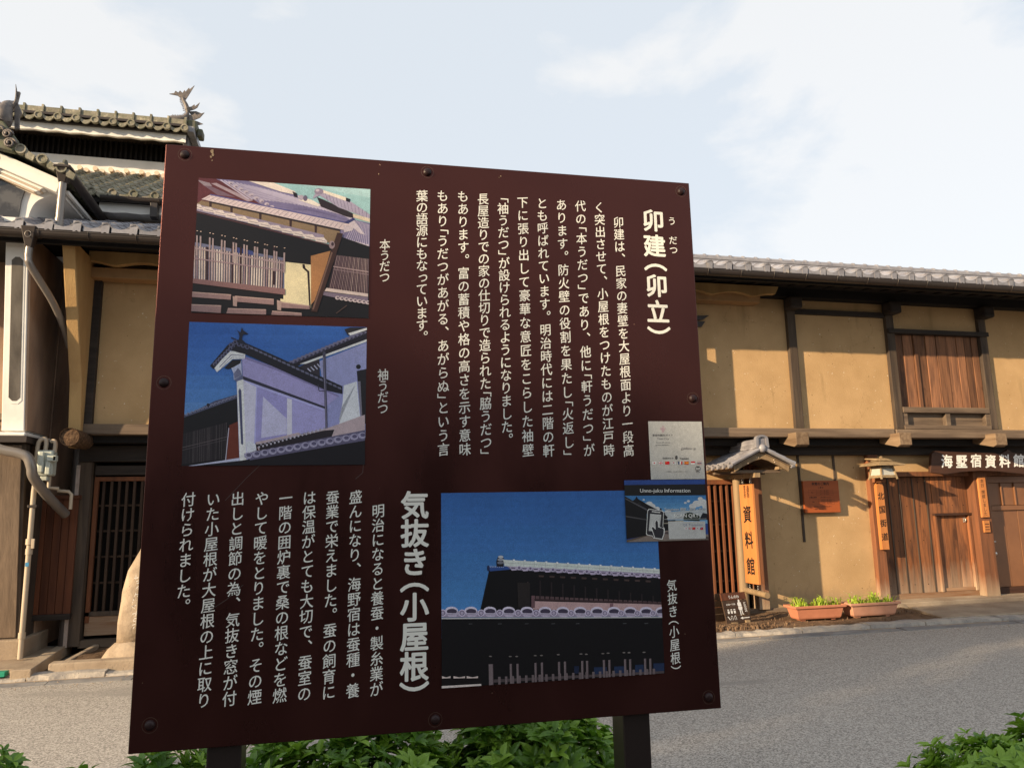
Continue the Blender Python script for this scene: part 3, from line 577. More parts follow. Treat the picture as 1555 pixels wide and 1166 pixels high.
# ---- stickers
def flags(A, xs, y, w_, h_, kinds):
    for x, k in zip(xs, kinds):
        a, b, c, d = x-w_/2, x+w_/2, y-h_/2, y+h_/2; Rr = (170, 28, 38)
        q_ = lambda col, x0, x1, y0, y1: A.p(col, (x0, y0), (x1, y0), (x1, y1), (x0, y1))
        if k == 'jp': q_((196, 196, 194), a, b, c, d); A.circ(Rr, x, y, h_*.24)
        elif k == 'uk': q_((70, 74, 110), a, b, c, d); A.line((210, 200, 200), a, c, b, d, h_*.2); A.line((210, 200, 200), a, d, b, c, h_*.2); q_((210, 205, 200), x-h_*.17, x+h_*.17, c, d); q_((210, 205, 200), a, b, y-h_*.17, y+h_*.17); q_(Rr, x-h_*.09, x+h_*.09, c, d); q_(Rr, a, b, y-h_*.09, y+h_*.09)
        elif k == 'cn': q_((190, 26, 34), a, b, c, d); A.circ((210, 160, 40), a+w_*.2, c+h_*.28, h_*.12)
        elif k == 'kr': q_((190, 190, 188), a, b, c, d); A.circ(Rr, x, y-h_*.06, h_*.22); A.p((40, 50, 110), (x-h_*.22, y), (x+h_*.22, y), (x, y+h_*.22)); [A.line((50, 50, 54), x+sx*w_*.26-h_*.08, y+sy*h_*.28+sx*sy*h_*.1, x+sx*w_*.26+h_*.08, y+sy*h_*.28-sx*sy*h_*.1, h_*.09) for sx in (-1, 1) for sy in (-1, 1)]
        elif k == 'fr': q_((44, 62, 104), a, a+w_/3, c, d); q_((200, 200, 198), a+w_/3, b-w_/3, c, d); q_((180, 30, 34), b-w_/3, b, c, d)
        elif k == 'es': q_((176, 40, 34), a, b, c, d); q_((206, 140, 40), a, b, c+h_*.25, d-h_*.25); A.circ((150, 60, 30), a+w_*.3, y, h_*.14)
        elif k == 'id': q_((176, 30, 38), a, b, c, y); q_((200, 200, 198), a, b, y, d)
        elif k == 'th': q_((150, 50, 54), a, b, c, d); q_((200, 200, 198), a, b, c+h_*.17, d-h_*.17); q_((30, 30, 60), a, b, c+h_*.33, d-h_*.33)
        elif k == 'tw': q_((180, 26, 34), a, b, c, d); q_((36, 44, 100), a, x, c, y); A.circ((220, 220, 220), a+w_*.25, c+h_*.25, h_*.12)
A = Art(980, 636, 12.4, (1.0446, 1.1743, .5800, .7100), .0016, 1.25)
A.p((166, 166, 162), (0, 0), (1178, 0), (1178, 1166), (0, 1166))
for x, y in ((330, 152), (295, 190), (330, 190), (360, 190), (312, 212), (345, 212), (330, 236), (322, 252)): A.circ((150, 96, 112), x, y, 17); A.circ((166, 160, 162), x, y, 12)
A.text((44, 40, 46), 322, 334, '東御市観光ガイド', 49, .006)
A.text((70, 66, 72), 328, 398, 'Tomi City', 52)
A.text((50, 46, 50), 328, 462, 'Scan the QR code and', 28, .006); A.text((50, 46, 50), 318, 508, 'get more information.', 28, .006)
A.text((90, 88, 90), 808, 585, 'guidoor.jp', 66)
A.text((34, 30, 32), 420, 760, 'Guidance in', 42, .016); A.text((34, 30, 32), 578, 765, '8', 92, .03); A.text((34, 30, 32), 728, 764, 'languages', 42, .016)
flags(A, [162, 284, 406, 527, 650, 768, 890, 1010], 836, 80, 56, ['jp', 'uk', 'cn', 'kr', 'fr', 'es', 'id', 'th'])
A.circ((30, 28, 30), 980, 940, 50); A.circ((166, 166, 162), 980, 938, 42); A.p((30, 28, 30), (945, 905), (1015, 905), (1002, 928), (958, 928)); A.circ((30, 28, 30), 965, 950, 6); A.circ((30, 28, 30), 995, 950, 6); A.circ((60, 58, 60), 980, 972, 14, 6)
A.text((70, 68, 70), 980, 1018, 'Tomi', 34, .01); A.text((80, 78, 80), 590, 1008, 'この看板は、多言語に対応しています。', 25)
A.build('white_sticker', sign, 'white multilingual guide sticker with a row of little flags')
A = Art(940, 720, 10.6, (.9812, 1.1735, .7112, .8445), .0022, 1.25)
A.p((40, 66, 128), (0, 0), (1484, 0), (1484, 1166), (0, 1166))
A.p((26, 24, 24), (0, 178), (1484, 165), (1484, 360), (0, 360))
for i in range(6): A.p((58+i*10, 110+i*9, 160+i*6), (0, 350+i*60), (1484, 345+i*60), (1484, 800), (0, 800))
for x, y, r in ((1180, 520, 60), (1250, 480, 75), (1330, 460, 80), (1300, 400, 40), (1060, 465, 22), (1110, 440, 26), (480, 480, 55), (420, 500, 50), (520, 520, 60), (600, 560, 50), (390, 415, 18), (780, 620, 60), (1390, 520, 60)): A.circ((190, 190, 188), x, y, r, r*.7)
A.p((172, 176, 176), (700, 620), (1484, 560), (1484, 720), (700, 740))
A.p((40, 48, 34), (1030, 650), (1130, 610), (1290, 680), (1290, 760), (1030, 745)).p((24, 24, 32), (1300, 700), (1340, 625), (1400, 640), (1484, 650), (1484, 740), (1290, 740))
A.p((150, 142, 124), (700, 750), (1030, 745), (1030, 800), (700, 810)).p((34, 30, 30), (700, 700), (760, 710), (780, 745), (900, 740), (900, 780), (700, 790)).p((22, 20, 22), (690, 800), (800, 800), (790, 905), (690, 930))
A.p((120, 108, 100), (80, 1100), (420, 985), (760, 910), (1484, 980), (1484, 1166), (60, 1166)).p((88, 74, 62), (100, 1068), (430, 985), (440, 1000), (110, 1095)).p((72, 60, 60), (760, 930), (1484, 1020), (1484, 1060), (700, 960))
A.p((20, 18, 20), (60, 350), (90, 358), (215, 430), (250, 405), (275, 358), (300, 400), (450, 490), (700, 620), (780, 700), (740, 720), (440, 640), (440, 990), (105, 1050))
A.p((74, 72, 76), (95, 385), (440, 560), (440, 590), (95, 405)).p((44, 42, 44), (300, 455), (350, 480), (345, 492), (290, 465)).p((70, 68, 70), (98, 668), (440, 728), (440, 745), (98, 690)).p((30, 30, 36), (650, 560), (670, 545), (680, 580), (740, 640), (720, 650), (640, 600))
A.text((200, 200, 196), 735, 296, 'Unno-juku Information', 84, .012)
A.text((60, 66, 76), 1050, 590, 'Translation 翻訳・翻译・번역', 50, .015); A.text((196, 198, 198), 1047, 586, 'Translation 翻訳・翻译・번역', 50, .006)
A.line((150, 160, 168), 720, 620, 1400, 620, 6).line((170, 174, 174), 720, 728, 1400, 722, 6)
A.text((50, 54, 60), 1078, 702, 'SCAN QRT', 78, .02); A.text((220, 220, 214), 1074, 698, 'SCAN QRT', 78, .012)
A.p((176, 176, 172), (780, 762), (1375, 762), (1388, 1038), (795, 1048))
A.text((90, 100, 130), 1190, 838, 'QR Translator.', 52, .004)
flags(A, [1070, 1130, 1194, 1256, 1320], 878, 50, 38, ['jp', 'uk', 'cn', 'kr', 'tw'])
ph = [(470, 560), (690, 588), (715, 612), (700, 840), (726, 880), (722, 960), (690, 1055), (545, 1035), (525, 1000), (440, 985), (425, 965), (448, 585)]
A.p((200, 200, 196), *ph); cx, cy = 575, 800
A.p((44, 42, 46), *[(cx+(x-cx)*.93, cy+(y-cy)*.95) for x, y in ph]).p((196, 196, 192), (520, 595), (655, 612), (652, 628), (518, 612)).p((176, 176, 172), (492, 640), (670, 655), (640, 925), (468, 915))
A.p((200, 200, 196), (565, 770), (590, 730), (625, 760), (630, 850), (712, 870), (722, 960), (688, 1052), (560, 1030), (505, 860), (530, 835), (575, 880))
A.p((44, 42, 46), (575, 780), (592, 745), (615, 770), (620, 860), (640, 858), (655, 868), (680, 866), (700, 882), (712, 900), (706, 965), (680, 1040), (570, 1022), (515, 862), (535, 850), (580, 895))
A.build('blue_sticker', sign, 'blue and black Unno-juku Information sticker with a phone drawing')
# scratches in the paint
m_ = MB(); g = pan(.0012)
for pts in ([(.2339, .6518), (.212, .674), (.1888, .6976), (.150, .742)], [(.4139, .652), (.417, .668), (.4155, .690), (.4014, .7023)], [(.19, .905), (.16, .932), (.128, .952)], [(.262, .60), (.315, .555)]):
    for (a, c), (d, e) in zip(pts, pts[1:]):
        dd = Vector((d-a, e-c)).normalized()*.00035; m_.poly([g(a-dd.y, c+dd.x), g(d-dd.y, e+dd.x), g(d+dd.y, e-dd.x), g(a+dd.y, c-dd.x)])
m_.build('scratch', mat('pale scratch', (.13, .10, .09, 1)), sign)
m_ = MB(); g = pan(.0008)
for a, c, r_ in ((.0925, .0095, .0045), (.0945, .017, .003), (.0905, .022, .0025), (.0935, .030, .0018), (.441, .034, .0015), (.716, .018, .0016), (.712, .0215, .001)):
    m_.poly([g(a+r_*math.cos(k*.9)*(.7+.3*rnd.random()), c+r_*1.3*math.sin(k*.9)*(.7+.3*rnd.random())) for k in range(7)])
m_.build('paint_chip', mat('chipped paint', (.42, .32, .2, 1), col2=(.2, .12, .08, 1), scale=300), sign)
# ================================================================== ground and street
def sheet(name, m, x0, x1, y0, y1, z, nx=1, ny=1, kind='structure'):
    mb = MB()
    for i in range(nx):
        for j in range(ny):
            a, b = x0+(x1-x0)*i/nx, x0+(x1-x0)*(i+1)/nx; c, d = y0+(y1-y0)*j/ny, y0+(y1-y0)*(j+1)/ny
            mb.poly([(a, c, z), (b, c, z), (b, d, z), (a, d, z)])
    o = mb.build(name, m); o['kind'] = kind; return o
sheet('ground', M_ground, -400, 400, -400, 400, -.012)
sheet('road', M_road, -40, 40, 3.45, 8.02, 0)
rg = random.Random(5)
def ragged(name, m, x0, x1, y0, y1, z0, z1, step, jy, jz, kind='structure', both=False):
    """a long strip of stone or concrete with an uneven upper edge and top"""
    n = int((x1-x0)/step); mb = MB(); P = []
    for i in range(n+1):
        x = x0+(x1-x0)*i/n; a = rg.uniform(-jy, jy) if both else 0; b = rg.uniform(-jy, jy); h = z1+rg.uniform(-jz, jz)
        P.append([(x, y0+a, z0), (x, y0+a+.006, h-.004), (x, (y0+y1)/2+rg.uniform(-jy, jy), h+rg.uniform(-jz, jz)*.7), (x, y1+b-.01, h), (x, y1+b, z0)])
    for i in range(n):
        for k in range(4): mb.poly([P[i][k], P[i+1][k], P[i+1][k+1], P[i][k+1]])
    mb.poly(list(reversed(P[0]))); mb.poly(P[-1]); o = mb.build(name, m)
    o['kind'] = kind; return o
def stones(name_root, m, x0, x1, y0, y1, z0, z1, lmin, lmax, jy, jz, gap=.012):
    """a strip laid of single stones: the strip is the bed, each stone is a piece of it"""
    bed = sheet(name_root, M_soil, x0, x1, y0+.01, y1-.01, z0+.004); x = x0
    while x < x1:
        l = rg.uniform(lmin, lmax); xe = min(x+l, x1); n = max(2, int((xe-x)/.09)); mb = MB(); P = []
        h0 = rg.uniform(-jz, jz)
        for i in range(n+1):
            xx = x+gap/2+(xe-x-gap)*i/n; h = z1+h0+rg.uniform(-jz, jz)*.6; a, b = rg.uniform(-jy, jy), rg.uniform(-jy, jy)
            P.append([(xx, y0+a*.5, z0), (xx, y0+a*.5+.008, h-.006), (xx, (y0+y1)/2, h+rg.uniform(0, jz)), (xx, y1+b-.012, h-.003), (xx, y1+b, z0)])
        for i in range(n):
            for k in range(4): mb.poly([P[i][k], P[i+1][k], P[i+1][k+1], P[i][k+1]])
        mb.poly(list(reversed(P[0]))); mb.poly(P[-1]); mb.build('kerb_stone', m, bed); x = xe
    return bed
stones('stone_gutter_strip', M_pave, -9, 16, 8.00, 8.20, -.01, .012, .5, 1.1, .012, .006)
sheet('gutter_channel', M_conc, -9, 16, 8.19, 8.29, -.006)
stones('kerb', M_kerb, -9, 16, 8.29, 8.50, -.01, .035, .55, 1.2, .028, .012)
mb = MB()      # grit swept along the edge of the road
for k in range(900):
    x, y = rg.uniform(-4, 11), 8.0-abs(rg.gauss(0, .10)); r = rg.uniform(.003, .010); a = rg.random()*6; z = .0
    if k % 3 == 0: y = rg.uniform(8.0, 8.3); z = .012
    pts = [(x+r*math.cos(a+i*2.09), y+r*math.sin(a+i*2.09), z) for i in range(3)]; mb.add(pts+[(x, y, z+r)], [(0, 1, 3), (1, 2, 3), (2, 0, 3)])
o = mb.build('road_grit', M_conc); o['kind'] = 'stuff'; o['label'] = 'fine grit lying along the edge of the road'; o['category'] = 'grit'
# earth verge in front of the museum with small heaps
mb = MB(); nx, ny = 90, 14
def ez(x, y): return .02+.035*(y-8.5)/1.15+.018*math.sin(x*3.1+y*2)*math.sin(y*5+x)+rg.uniform(0, .010)+.05*math.exp(-((x-4.9)**2/.35+(y-8.75)**2/.05))
V = [[(3.0+4.72*i/nx, 8.44+1.24*j/ny, ez(3.0+4.72*i/nx, 8.44+1.24*j/ny)) for j in range(ny+1)] for i in range(nx+1)]
for i in range(nx):
    for j in range(ny): mb.poly([V[i][j], V[i+1][j], V[i+1][j+1], V[i][j+1]])
o = mb.build('earth_verge', M_soil); o['kind'] = 'structure'
mb = MB()
for k in range(260):
    x, y = (rg.gauss(4.75, .3), rg.uniform(8.5, 8.75)) if k < 170 else (rg.uniform(4.4, 7.6), rg.uniform(8.5, 9.5)); r = rg.uniform(.008, .024); z = .055
    if k >= 170: r *= .6
    a = rg.random()*6; pts = [(x+r*math.cos(a+i*1.57)*rg.uniform(.7, 1.2), y+r*math.sin(a+i*1.57)*rg.uniform(.7, 1.2)) for i in range(4)]
    mb.hexa([(p[0], p[1], z-.02) for p in pts], [((p[0]+x)/2, (p[1]+y)/2, z+r*.9) for p in pts])
o = mb.build('earth_clods', M_soil); o['kind'] = 'stuff'; o['label'] = 'loose clods and pebbles on the earth strip'; o['category'] = 'clods'
# concrete apron before the museum doors
mb = MB(); mb.hexa([(7.55, 8.46, 0), (16, 8.46, 0), (16, 9.7, 0), (7.9, 9.7, 0)], [(7.55, 8.46, .050), (16, 8.46, .048), (16, 9.7, .075), (7.9, 9.7, .078)]); o = mb.build('concrete_apron', M_conc, bevel=.008); o['kind'] = 'structure'
o = MB().box(7.62, 16, 9.34, 9.68, .04, .125).build('door_step', M_conc, bevel=.012); o['kind'] = 'structure'; rough_edge(o, .01)
# left side: concrete footing, drain, soil bed with edging
o = MB().box(-9, -2.98, 8.47, 9.75, 0, .085).build('concrete_footpath', M_conc, bevel=.01); o['kind'] = 'structure'
mb = MB(); mb.hexa([(-2.98, 8.3, 0), (-2.80, 8.3, 0), (-2.92, 10, 0), (-2.98, 10, 0)], [(-2.98, 8.3, .10), (-2.80, 8.3, .10), (-2.92, 10, .13), (-2.98, 10, .13)]); o = mb.build('drain_wall', M_conc, bevel=.008); o['kind'] = 'structure'
o = MB().box(-2.62, -2.56, 8.5, 9.6, 0, .115).build('bed_edging', M_conc, bevel=.008); o['kind'] = 'structure'
o = MB().box(-2.70, 3.2, 8.42, 8.56, 0, .12).build('bed_kerb', M_conc, bevel=.015); o['kind'] = 'structure'; rough_edge(o, .015, .1)
mb = MB(); nx, ny = 60, 12
def ez2(x, y): return .085+.03*math.sin(x*4)*math.cos(y*5)+rg.uniform(0, .012)
V = [[(-2.58+5.7*i/nx, 8.53+1.12*j/ny, ez2(-2.58+5.7*i/nx, 8.53+1.12*j/ny)) for j in range(ny+1)] for i in range(nx+1)]
for i in range(nx):
    for j in range(ny): mb.poly([V[i][j], V[i+1][j], V[i+1][j+1], V[i][j+1]])
o = mb.build('earth_bed', M_soil); o['kind'] = 'structure'
# planting strip in front
mb = MB(); nx, ny = 80, 12
V = [[(-8+20*i/nx, 1.75+1.7*j/ny, .04+.03*math.sin(i*.9)*math.cos(j*1.3)+rg.uniform(0, .015)) for j in range(ny+1)] for i in range(nx+1)]
for i in range(nx):
    for j in range(ny): mb.poly([V[i][j], V[i+1][j], V[i+1][j+1], V[i][j+1]])
o = mb.build('planting_strip', M_soil); o['kind'] = 'structure'
o = MB().box(-8, 12, 3.43, 3.50, -.01, .05).build('strip_edging', M_conc, bevel=.008); o['kind'] = 'structure'
o = sheet('pavement', mat('darkened asphalt', (.05, .047, .044, 1), .95, .1, col2=(.035, .033, .031, 1), scale=3), -40, 40, -6, 1.76, -.002)  # unseen ground, darkened for the reflection low in the panel

# ================================================================== tiles
def tile_mesh(name, m, w_=.27, l=.255, slope=0.0, lip='flat', seg=9):
    """one curved clay tile, front edge at y=0, running back along +y; sits on the slope of its roof"""
    c, s_ = math.cos(slope), math.sin(slope); prof = []
    for i in range(seg+1):
        t = i/seg; x = t*w_*1.03
        if t < .68: z = .038*((t/.68*2-1)**2)-.006
        else: tt = (t-.68)/.32; z = .032+.034*math.sin(tt*math.pi*.92)
        prof.append((x, z))
    mb = MB(); th = .016
    f = lambda x, y, z: (x, y*c-z*s_, y*s_+z*c)
    n = len(prof)
    vs = [f(x, 0, z+.014) for x, z in prof]+[f(x, l, z) for x, z in prof]+[f(x, 0, z+.014-th) for x, z in prof]+[f(x, l, z-th) for x, z in prof]
    fs = []
    for i in range(n-1): fs += [(i, i+1, n+i+1, n+i), (2*n+i+1, 2*n+i, 3*n+i, 3*n+i+1), (2*n+i, 2*n+i+1, i+1, i)]
    fs += [(0, n, 3*n, 2*n), (n-1, 3*n-1, 4*n-1, 2*n-1)]
    mb.add(vs, fs)
    if lip == 'flat':      # straight apron with a squared corner piece at the overlap
        mb.prism([(.012, -.006, -.030), (w_*.70, -.006, -.030), (w_*.70, -.006, .028), (w_*.35, -.006, .004), (.012, -.006, .026)], (0, .018, 0))
        mb.prism([(w_*.71, -.014, -.052), (w_*.84, -.014, -.030), (w_*.97, -.014, -.052), (w_*1.0, -.014, .05), (w_*.92, -.014, .075), (w_*.76, -.014, .075), (w_*.70, -.014, .05)], (0, .03, 0))
        mb.box(w_*.70, w_*.99, -.004, .12, .055, .078)
    if lip == 'round':     # crescent pendant and a round end disc with a raised rim
        k = 8; up = [(w_*.70*i/k, -.008, .03-.03*math.sin(math.pi*i/k)) for i in range(k+1)]; dn = [(w_*.70*(1-i/k), -.008, .02-.075*math.sin(math.pi*(1-i/k))**.8) for i in range(1, k)]
        mb.prism(up+dn, (0, .02, 0)); cx = w_*.85
        mb.lathe((cx, .03, .018), [(.052, 0), (.052, -.055), (.036, -.055), (.036, -.045), (.006, -.045)], 14, 'y')
    return mb.mesh(name, m)
def tile_roof(parent, mats, x0, ncol, w_, y0, z0, slope, nrow, run, lip, indiv_rows, under=None):
    me_e = tile_mesh('eave_tile', mats, w_, run*1.15, slope, lip); me_f = tile_mesh('roof_tile', mats, w_, run*1.15, slope, None)
    c, s_ = math.cos(slope), math.sin(slope); stuff = MB()
    rr = random.Random(int(x0*10)+ncol)
    for r_ in range(nrow):
        for k in range(ncol):
            p = (x0+k*w_, y0+r_*run*c-(.0), z0+r_*run*s_)
            if r_ < indiv_rows:
                inst('eave_tile' if r_ == 0 else 'roof_tile', me_e if r_ == 0 else me_f, parent, (p[0]+rr.uniform(-.003, .003), p[1]+rr.uniform(-.004, .004), p[2]+rr.uniform(-.002, .003)), (rr.uniform(-.012, .012), 0, rr.uniform(-.008, .008)))
            else: stuff.add([(v.co.x+p[0], v.co.y+p[1], v.co.z+p[2]+rr.uniform(-.001, .001)) for v in me_f.vertices], [tuple(q.vertices) for q in me_f.polygons if len(q.vertices) == 4][:9])
    if stuff.v: o = stuff.build('upper_tiles', mats, parent); o['kind'] = 'stuff'
def ridge(parent, m, x0, x1, y, z, h, w_=.24, course=4, pitch=.27, cap=.07, jut=.0, round_=True):
    """ridge of thin flat courses under a line of half-round caps"""
    for i in range(course):
        a = w_/2*(1-.08*i); box('ridge_course', m, parent, x0, x1, y-a-(.012 if i % 2 else 0), y+a+(.012 if i % 2 else 0), z+h*i/course, z+h*(i+1)/course-.008, bevel=.003)
    mb = MB(); n = 7
    prof = [(y+cap*1.15*math.cos(math.pi*k/n), z+h+cap*math.sin(math.pi*k/n)) for k in range(n+1)]
    mb.prism([(0, a, b) for a, b in prof], (pitch-.012, 0, 0)); rim = [(pitch-.035, y+cap*1.4*math.cos(math.pi*k/n), z+h+cap*1.28*math.sin(math.pi*k/n)) for k in range(n+1)]
    mb.prism(rim, (.035, 0, 0)); me = mb.mesh('ridge_cap', m, (0, y, z+h)); k = 0
    while x0+(k+1)*pitch <= x1+.01: inst('ridge_cap', me, parent, (x0+k*pitch, y, z+h)); k += 1

# ================================================================== museum building (right)
mus = thing('museum_building', 'long two storey tan plaster townhouse with dark posts, plank gate and silver grey tiled roof', 'building', (8, 9.65, 0))
XM0, XM1 = 1.5, 15.0
def walls_panel(parent, name, m, x0, x1, y0, y1, z0, z1): return box(name, m, parent, x0, x1, y0, y1, z0, z1, bevel=0)
# lower plaster, in bays between the posts
walls_panel(mus, 'lower_wall', M_plaster, 5.66, 7.56, 9.65, 9.80, .10, 2.42)
walls_panel(mus, 'lower_wall', M_plaster, 1.5, 3.4, 9.65, 9.80, .10, 2.42)
walls_panel(mus, 'lower_wall', M_plaster, 3.4, 5.40, 9.70, 9.80, 1.86, 2.42)
walls_panel(mus, 'lower_wall', M_plaster, 7.72, 9.34, 9.66, 9.80, 1.95, 2.42)
walls_panel(mus, 'lower_wall', M_plaster, 9.58, 15, 9.66, 9.80, 1.95, 2.42)
box('ground_sill', M_beam, mus, 1.5, 7.56, 9.60, 9.78, .03, .105, bevel=.008)
box('wall_post', M_postw, mus, 5.64, 5.80, 9.57, 9.72, .10, 2.42)
for x in (6.44, 7.02): box('thin_stud', M_darkz, mus, x, x+.035, 9.635, 9.66, 1.78 if x > 7 else .98, 2.42, bevel=.002)
box('door_post', M_postw, mus, 7.56, 7.72, 9.567, 9.74, .10, 2.42); box('door_post', M_postw, mus, 9.34, 9.58, 9.54, 9.74, .10, 2.2)
box('lintel', M_postw, mus, 7.72, 9.34, 9.60, 9.70, 1.885, 1.955); box('lintel', M_postw, mus, 9.58, 15, 9.60, 9.70, 1.885, 1.955)
box('girt', M_dark, mus, 1.5, 15, 9.56, 9.66, 2.20, 2.36, bevel=.01); box('girt_soffit', M_soffit, mus, 1.5, 15, 9.24, 9.66, 2.425, 2.44, bevel=0)
box('under_beam', M_soffit, mus, 1.5, 15, 9.40, 9.50, 2.32, 2.425, bevel=.01)
# upper storey, jettied out
XP = [3.0, 4.6, 6.235, 7.86, 9.49, 11.1, 12.7, 14.3]
walls_panel(mus, 'upper_wall', M_plaster, 1.5, 7.90, 9.25, 9.42, 2.53, 4.46)
walls_panel(mus, 'upper_wall', M_plaster, 7.90, 9.46, 9.25, 9.42, 4.0, 4.46); walls_panel(mus, 'upper_wall', M_plaster, 9.46, 15, 9.25, 9.42, 2.53, 4.46)
box('sill_beam', M_beam, mus, 1.5, 7.74, 9.17, 9.36, 2.42, 2.545, bevel=.012); box('sill_beam', M_beam, mus, 7.76, 15, 9.165, 9.36, 2.415, 2.54, bevel=.012)
for x in XP:
    box('wall_post', M_darkz, mus, x-.065, x+.065, 9.19, 9.30, 2.545, 4.40, bevel=.008)
    box('post_head', M_dark, mus, x-.10, x+.09, 9.02, 9.22, 4.22, 4.40, bevel=.03)  # heads in the darker wood to carry the eave shade
box('wall_rail', M_dark, mus, 6.30, 7.795, 9.205, 9.29, 4.19, 4.265); box('window_head', M_dark, mus, 7.80, 9.56, 9.16, 9.30, 3.955, 4.02)
box('wall_plate', M_soffit, mus, 1.5, 15, 9.10, 9.30, 4.40, 4.56, bevel=.01)
# beam ends below the sill, undercut towards the wall
for x in (2.8, 4.4, 6.02, 7.65, 9.27, 10.9, 12.5):
    mb = MB(); mb.prism([(x, 8.99, 2.47), (x, 8.99, 2.30), (x, 9.05, 2.275), (x, 9.42, 2.36), (x, 9.42, 2.47)], (.20, 0, 0)); mb.build('beam_end', M_end, mus, bevel=.008, fixn=True)
# shuttered window with planks
win = MB().box(7.93, 9.43, 9.30, 9.36, 2.55, 3.96).build('window', M_void, mus)
for a, b, c, d, m_ in ((7.925, 9.425, 2.785, 2.865, M_beam), (7.925, 9.425, 2.545, 2.60, M_beam)): box('window_rail', m_, win, a, b, 9.18, 9.30, c, d)
for x in (7.93, 8.66, 9.36): box('strut', M_beam, win, x, x+.075, 9.20, 9.30, 2.60, 2.785)
box('lower_board', M_beam, win, 8.0, 9.37, 9.27, 9.30, 2.60, 2.785, bevel=.002)
xs = [7.93, 8.10, 8.27, 8.335, 8.49, 8.67, 8.86, 9.03, 9.17, 9.30, 9.42]
for i, (a, b) in enumerate(zip(xs, xs[1:])):
    y = 9.235 if b-a < .1 else 9.265-(i % 2)*.006-(.014 if i > 3 else 0); box('shutter_plank', M_shut, win, a+.005, b-.005, y, 9.290, 2.868, 3.953, bevel=.003)
box('shutter_batten', M_shut, win, 7.96, 9.40, 9.296, 9.32, 3.42, 3.47)
# big plank gate with its wicket
gate = MB().box(7.73, 9.34, 9.735, 9.75, .12, 1.885).build('gate', M_void, mus)
xs = [7.735, 7.95, 8.135, 8.37, 8.60, 8.70]
for a, b in zip(xs, xs[1:]): box('gate_plank', M_gate, gate, a+.003, b-.003, 9.695-rg.uniform(0, .006), 9.734, .20, 1.88, bevel=.003)
for a, b in ((8.70, 8.93), (8.93, 9.17), (9.17, 9.335)): box('gate_plank', M_gate, gate, a+.003, b-.003, 9.695-rg.uniform(0, .005), 9.734, 1.335, 1.88, bevel=.003)
for x in (7.95, 8.135, 8.37, 8.60): box('joint_batten', M_darkz, gate, x-.009, x+.009, 9.682, 9.692, .205, 1.875, bevel=.002)
box('gate_rail', M_rail, gate, 7.735, 9.335, 9.67, 9.733, .125, .20)
box('wicket_head', M_signd, gate, 8.68, 9.35, 9.645, 9.73, 1.30, 1.335); box('wicket_jamb', M_gate, gate, 8.69, 8.73, 9.66, 9.73, .20, 1.30); box('wicket_jamb', M_gate, gate, 9.29, 9.335, 9.66, 9.73, .20, 1.30)
for a, b in ((8.735, 8.90), (8.90, 9.10), (9.10, 9.285)): box('wicket_plank', M_gate, gate, a+.002, b-.002, 9.71-rg.uniform(0, .004), 9.734, .25, 1.298, bevel=.003)
box('wicket_rail', M_rail, gate, 8.735, 9.285, 9.68, 9.73, .203, .25)
box('latch_plate', M_chrome, gate, 9.225, 9.275, 9.700, 9.708, 1.19, 1.27); tube('latch', M_chrome, gate, [(9.25, 9.695, 1.25), (9.25, 9.68, 1.23), (9.25, 9.69, 1.20)], .006)
# brown painted door
dr = MB().box(9.60, 15, 9.74, 9.75, .12, 1.885).build('door', M_void, mus)
box('door_stile', M_door, dr, 9.60, 9.75, 9.69, 9.735, .13, 1.88); box('door_top_rail', M_door, dr, 9.75, 11.2, 9.69, 9.735, 1.78, 1.88); box('door_middle_rail', M_door, dr, 9.75, 11.2, 9.688, 9.735, 1.36, 1.43)
box('door_bottom_rail', M_signd, dr, 9.60, 11.2, 9.68, 9.735, .125, .22); xs = [9.75, 9.99, 10.24, 10.49, 10.74, 11.0, 11.2]
for i, (a, b) in enumerate(zip(xs, xs[1:])):
    box('door_panel', M_door, dr, a+.004, b-.02, 9.712, 9.735, 1.434, 1.776); box('door_mullion', M_door, dr, b-.02, b+.002, 9.69, 9.735, 1.434, 1.776); box('door_board', M_door, dr, a+.003, b-.001, 9.712+(i % 2)*.004, 9.735, .222, 1.358, bevel=.004)
for x in (11.2, 12.6): box('door_board', M_door, dr, x, x+1.38, 9.70, 9.735, .125, 1.88)
MB().lathe((9.685, 9.688, .72), [(.036, 0), (.036, -.012), (.022, -.018), (.022, -.05), (.006, -.056)], 16, 'y').build('door_knob', M_chrome, dr, smooth=True)
MB().lathe((9.675, 9.688, .90), [(.024, 0), (.024, -.010), (.012, -.014), (.012, -.03)], 14, 'y').build('door_lock', M_chrome, dr, smooth=True); box('lock_lever', M_chrome, dr, 9.675, 9.73, 9.655, 9.668, .888, .905)
box('red_label', M_red, dr, 9.625, 9.69, 9.684, 9.688, 1.45, 1.505, bevel=0); box('red_label', M_whitep, dr, 9.65, 9.69, 9.684, 9.688, 1.425, 1.448, bevel=0)
# lattice beside the roofed sign
lat = MB().box(3.42, 5.38, 9.74, 9.76, .12, 1.86).build('lattice_window', M_void, mus)
box('lattice_head', M_lat, lat, 3.40, 5.40, 9.58, 9.70, 1.80, 1.865); box('lattice_base', M_lat, lat, 3.40, 5.40, 9.58, 9.70, .105, .17); x = 3.46
while x < 5.37: box('lattice_bar', M_lat, lat, x, x+.032, 9.60, 9.645, .17, 1.80, bevel=.003); x += .0905
for z in (.48, .88, 1.24, 1.56): box('lattice_rail', M_latd, lat, 3.42, 5.38, 9.648, 9.668, z, z+.025, bevel=.002)
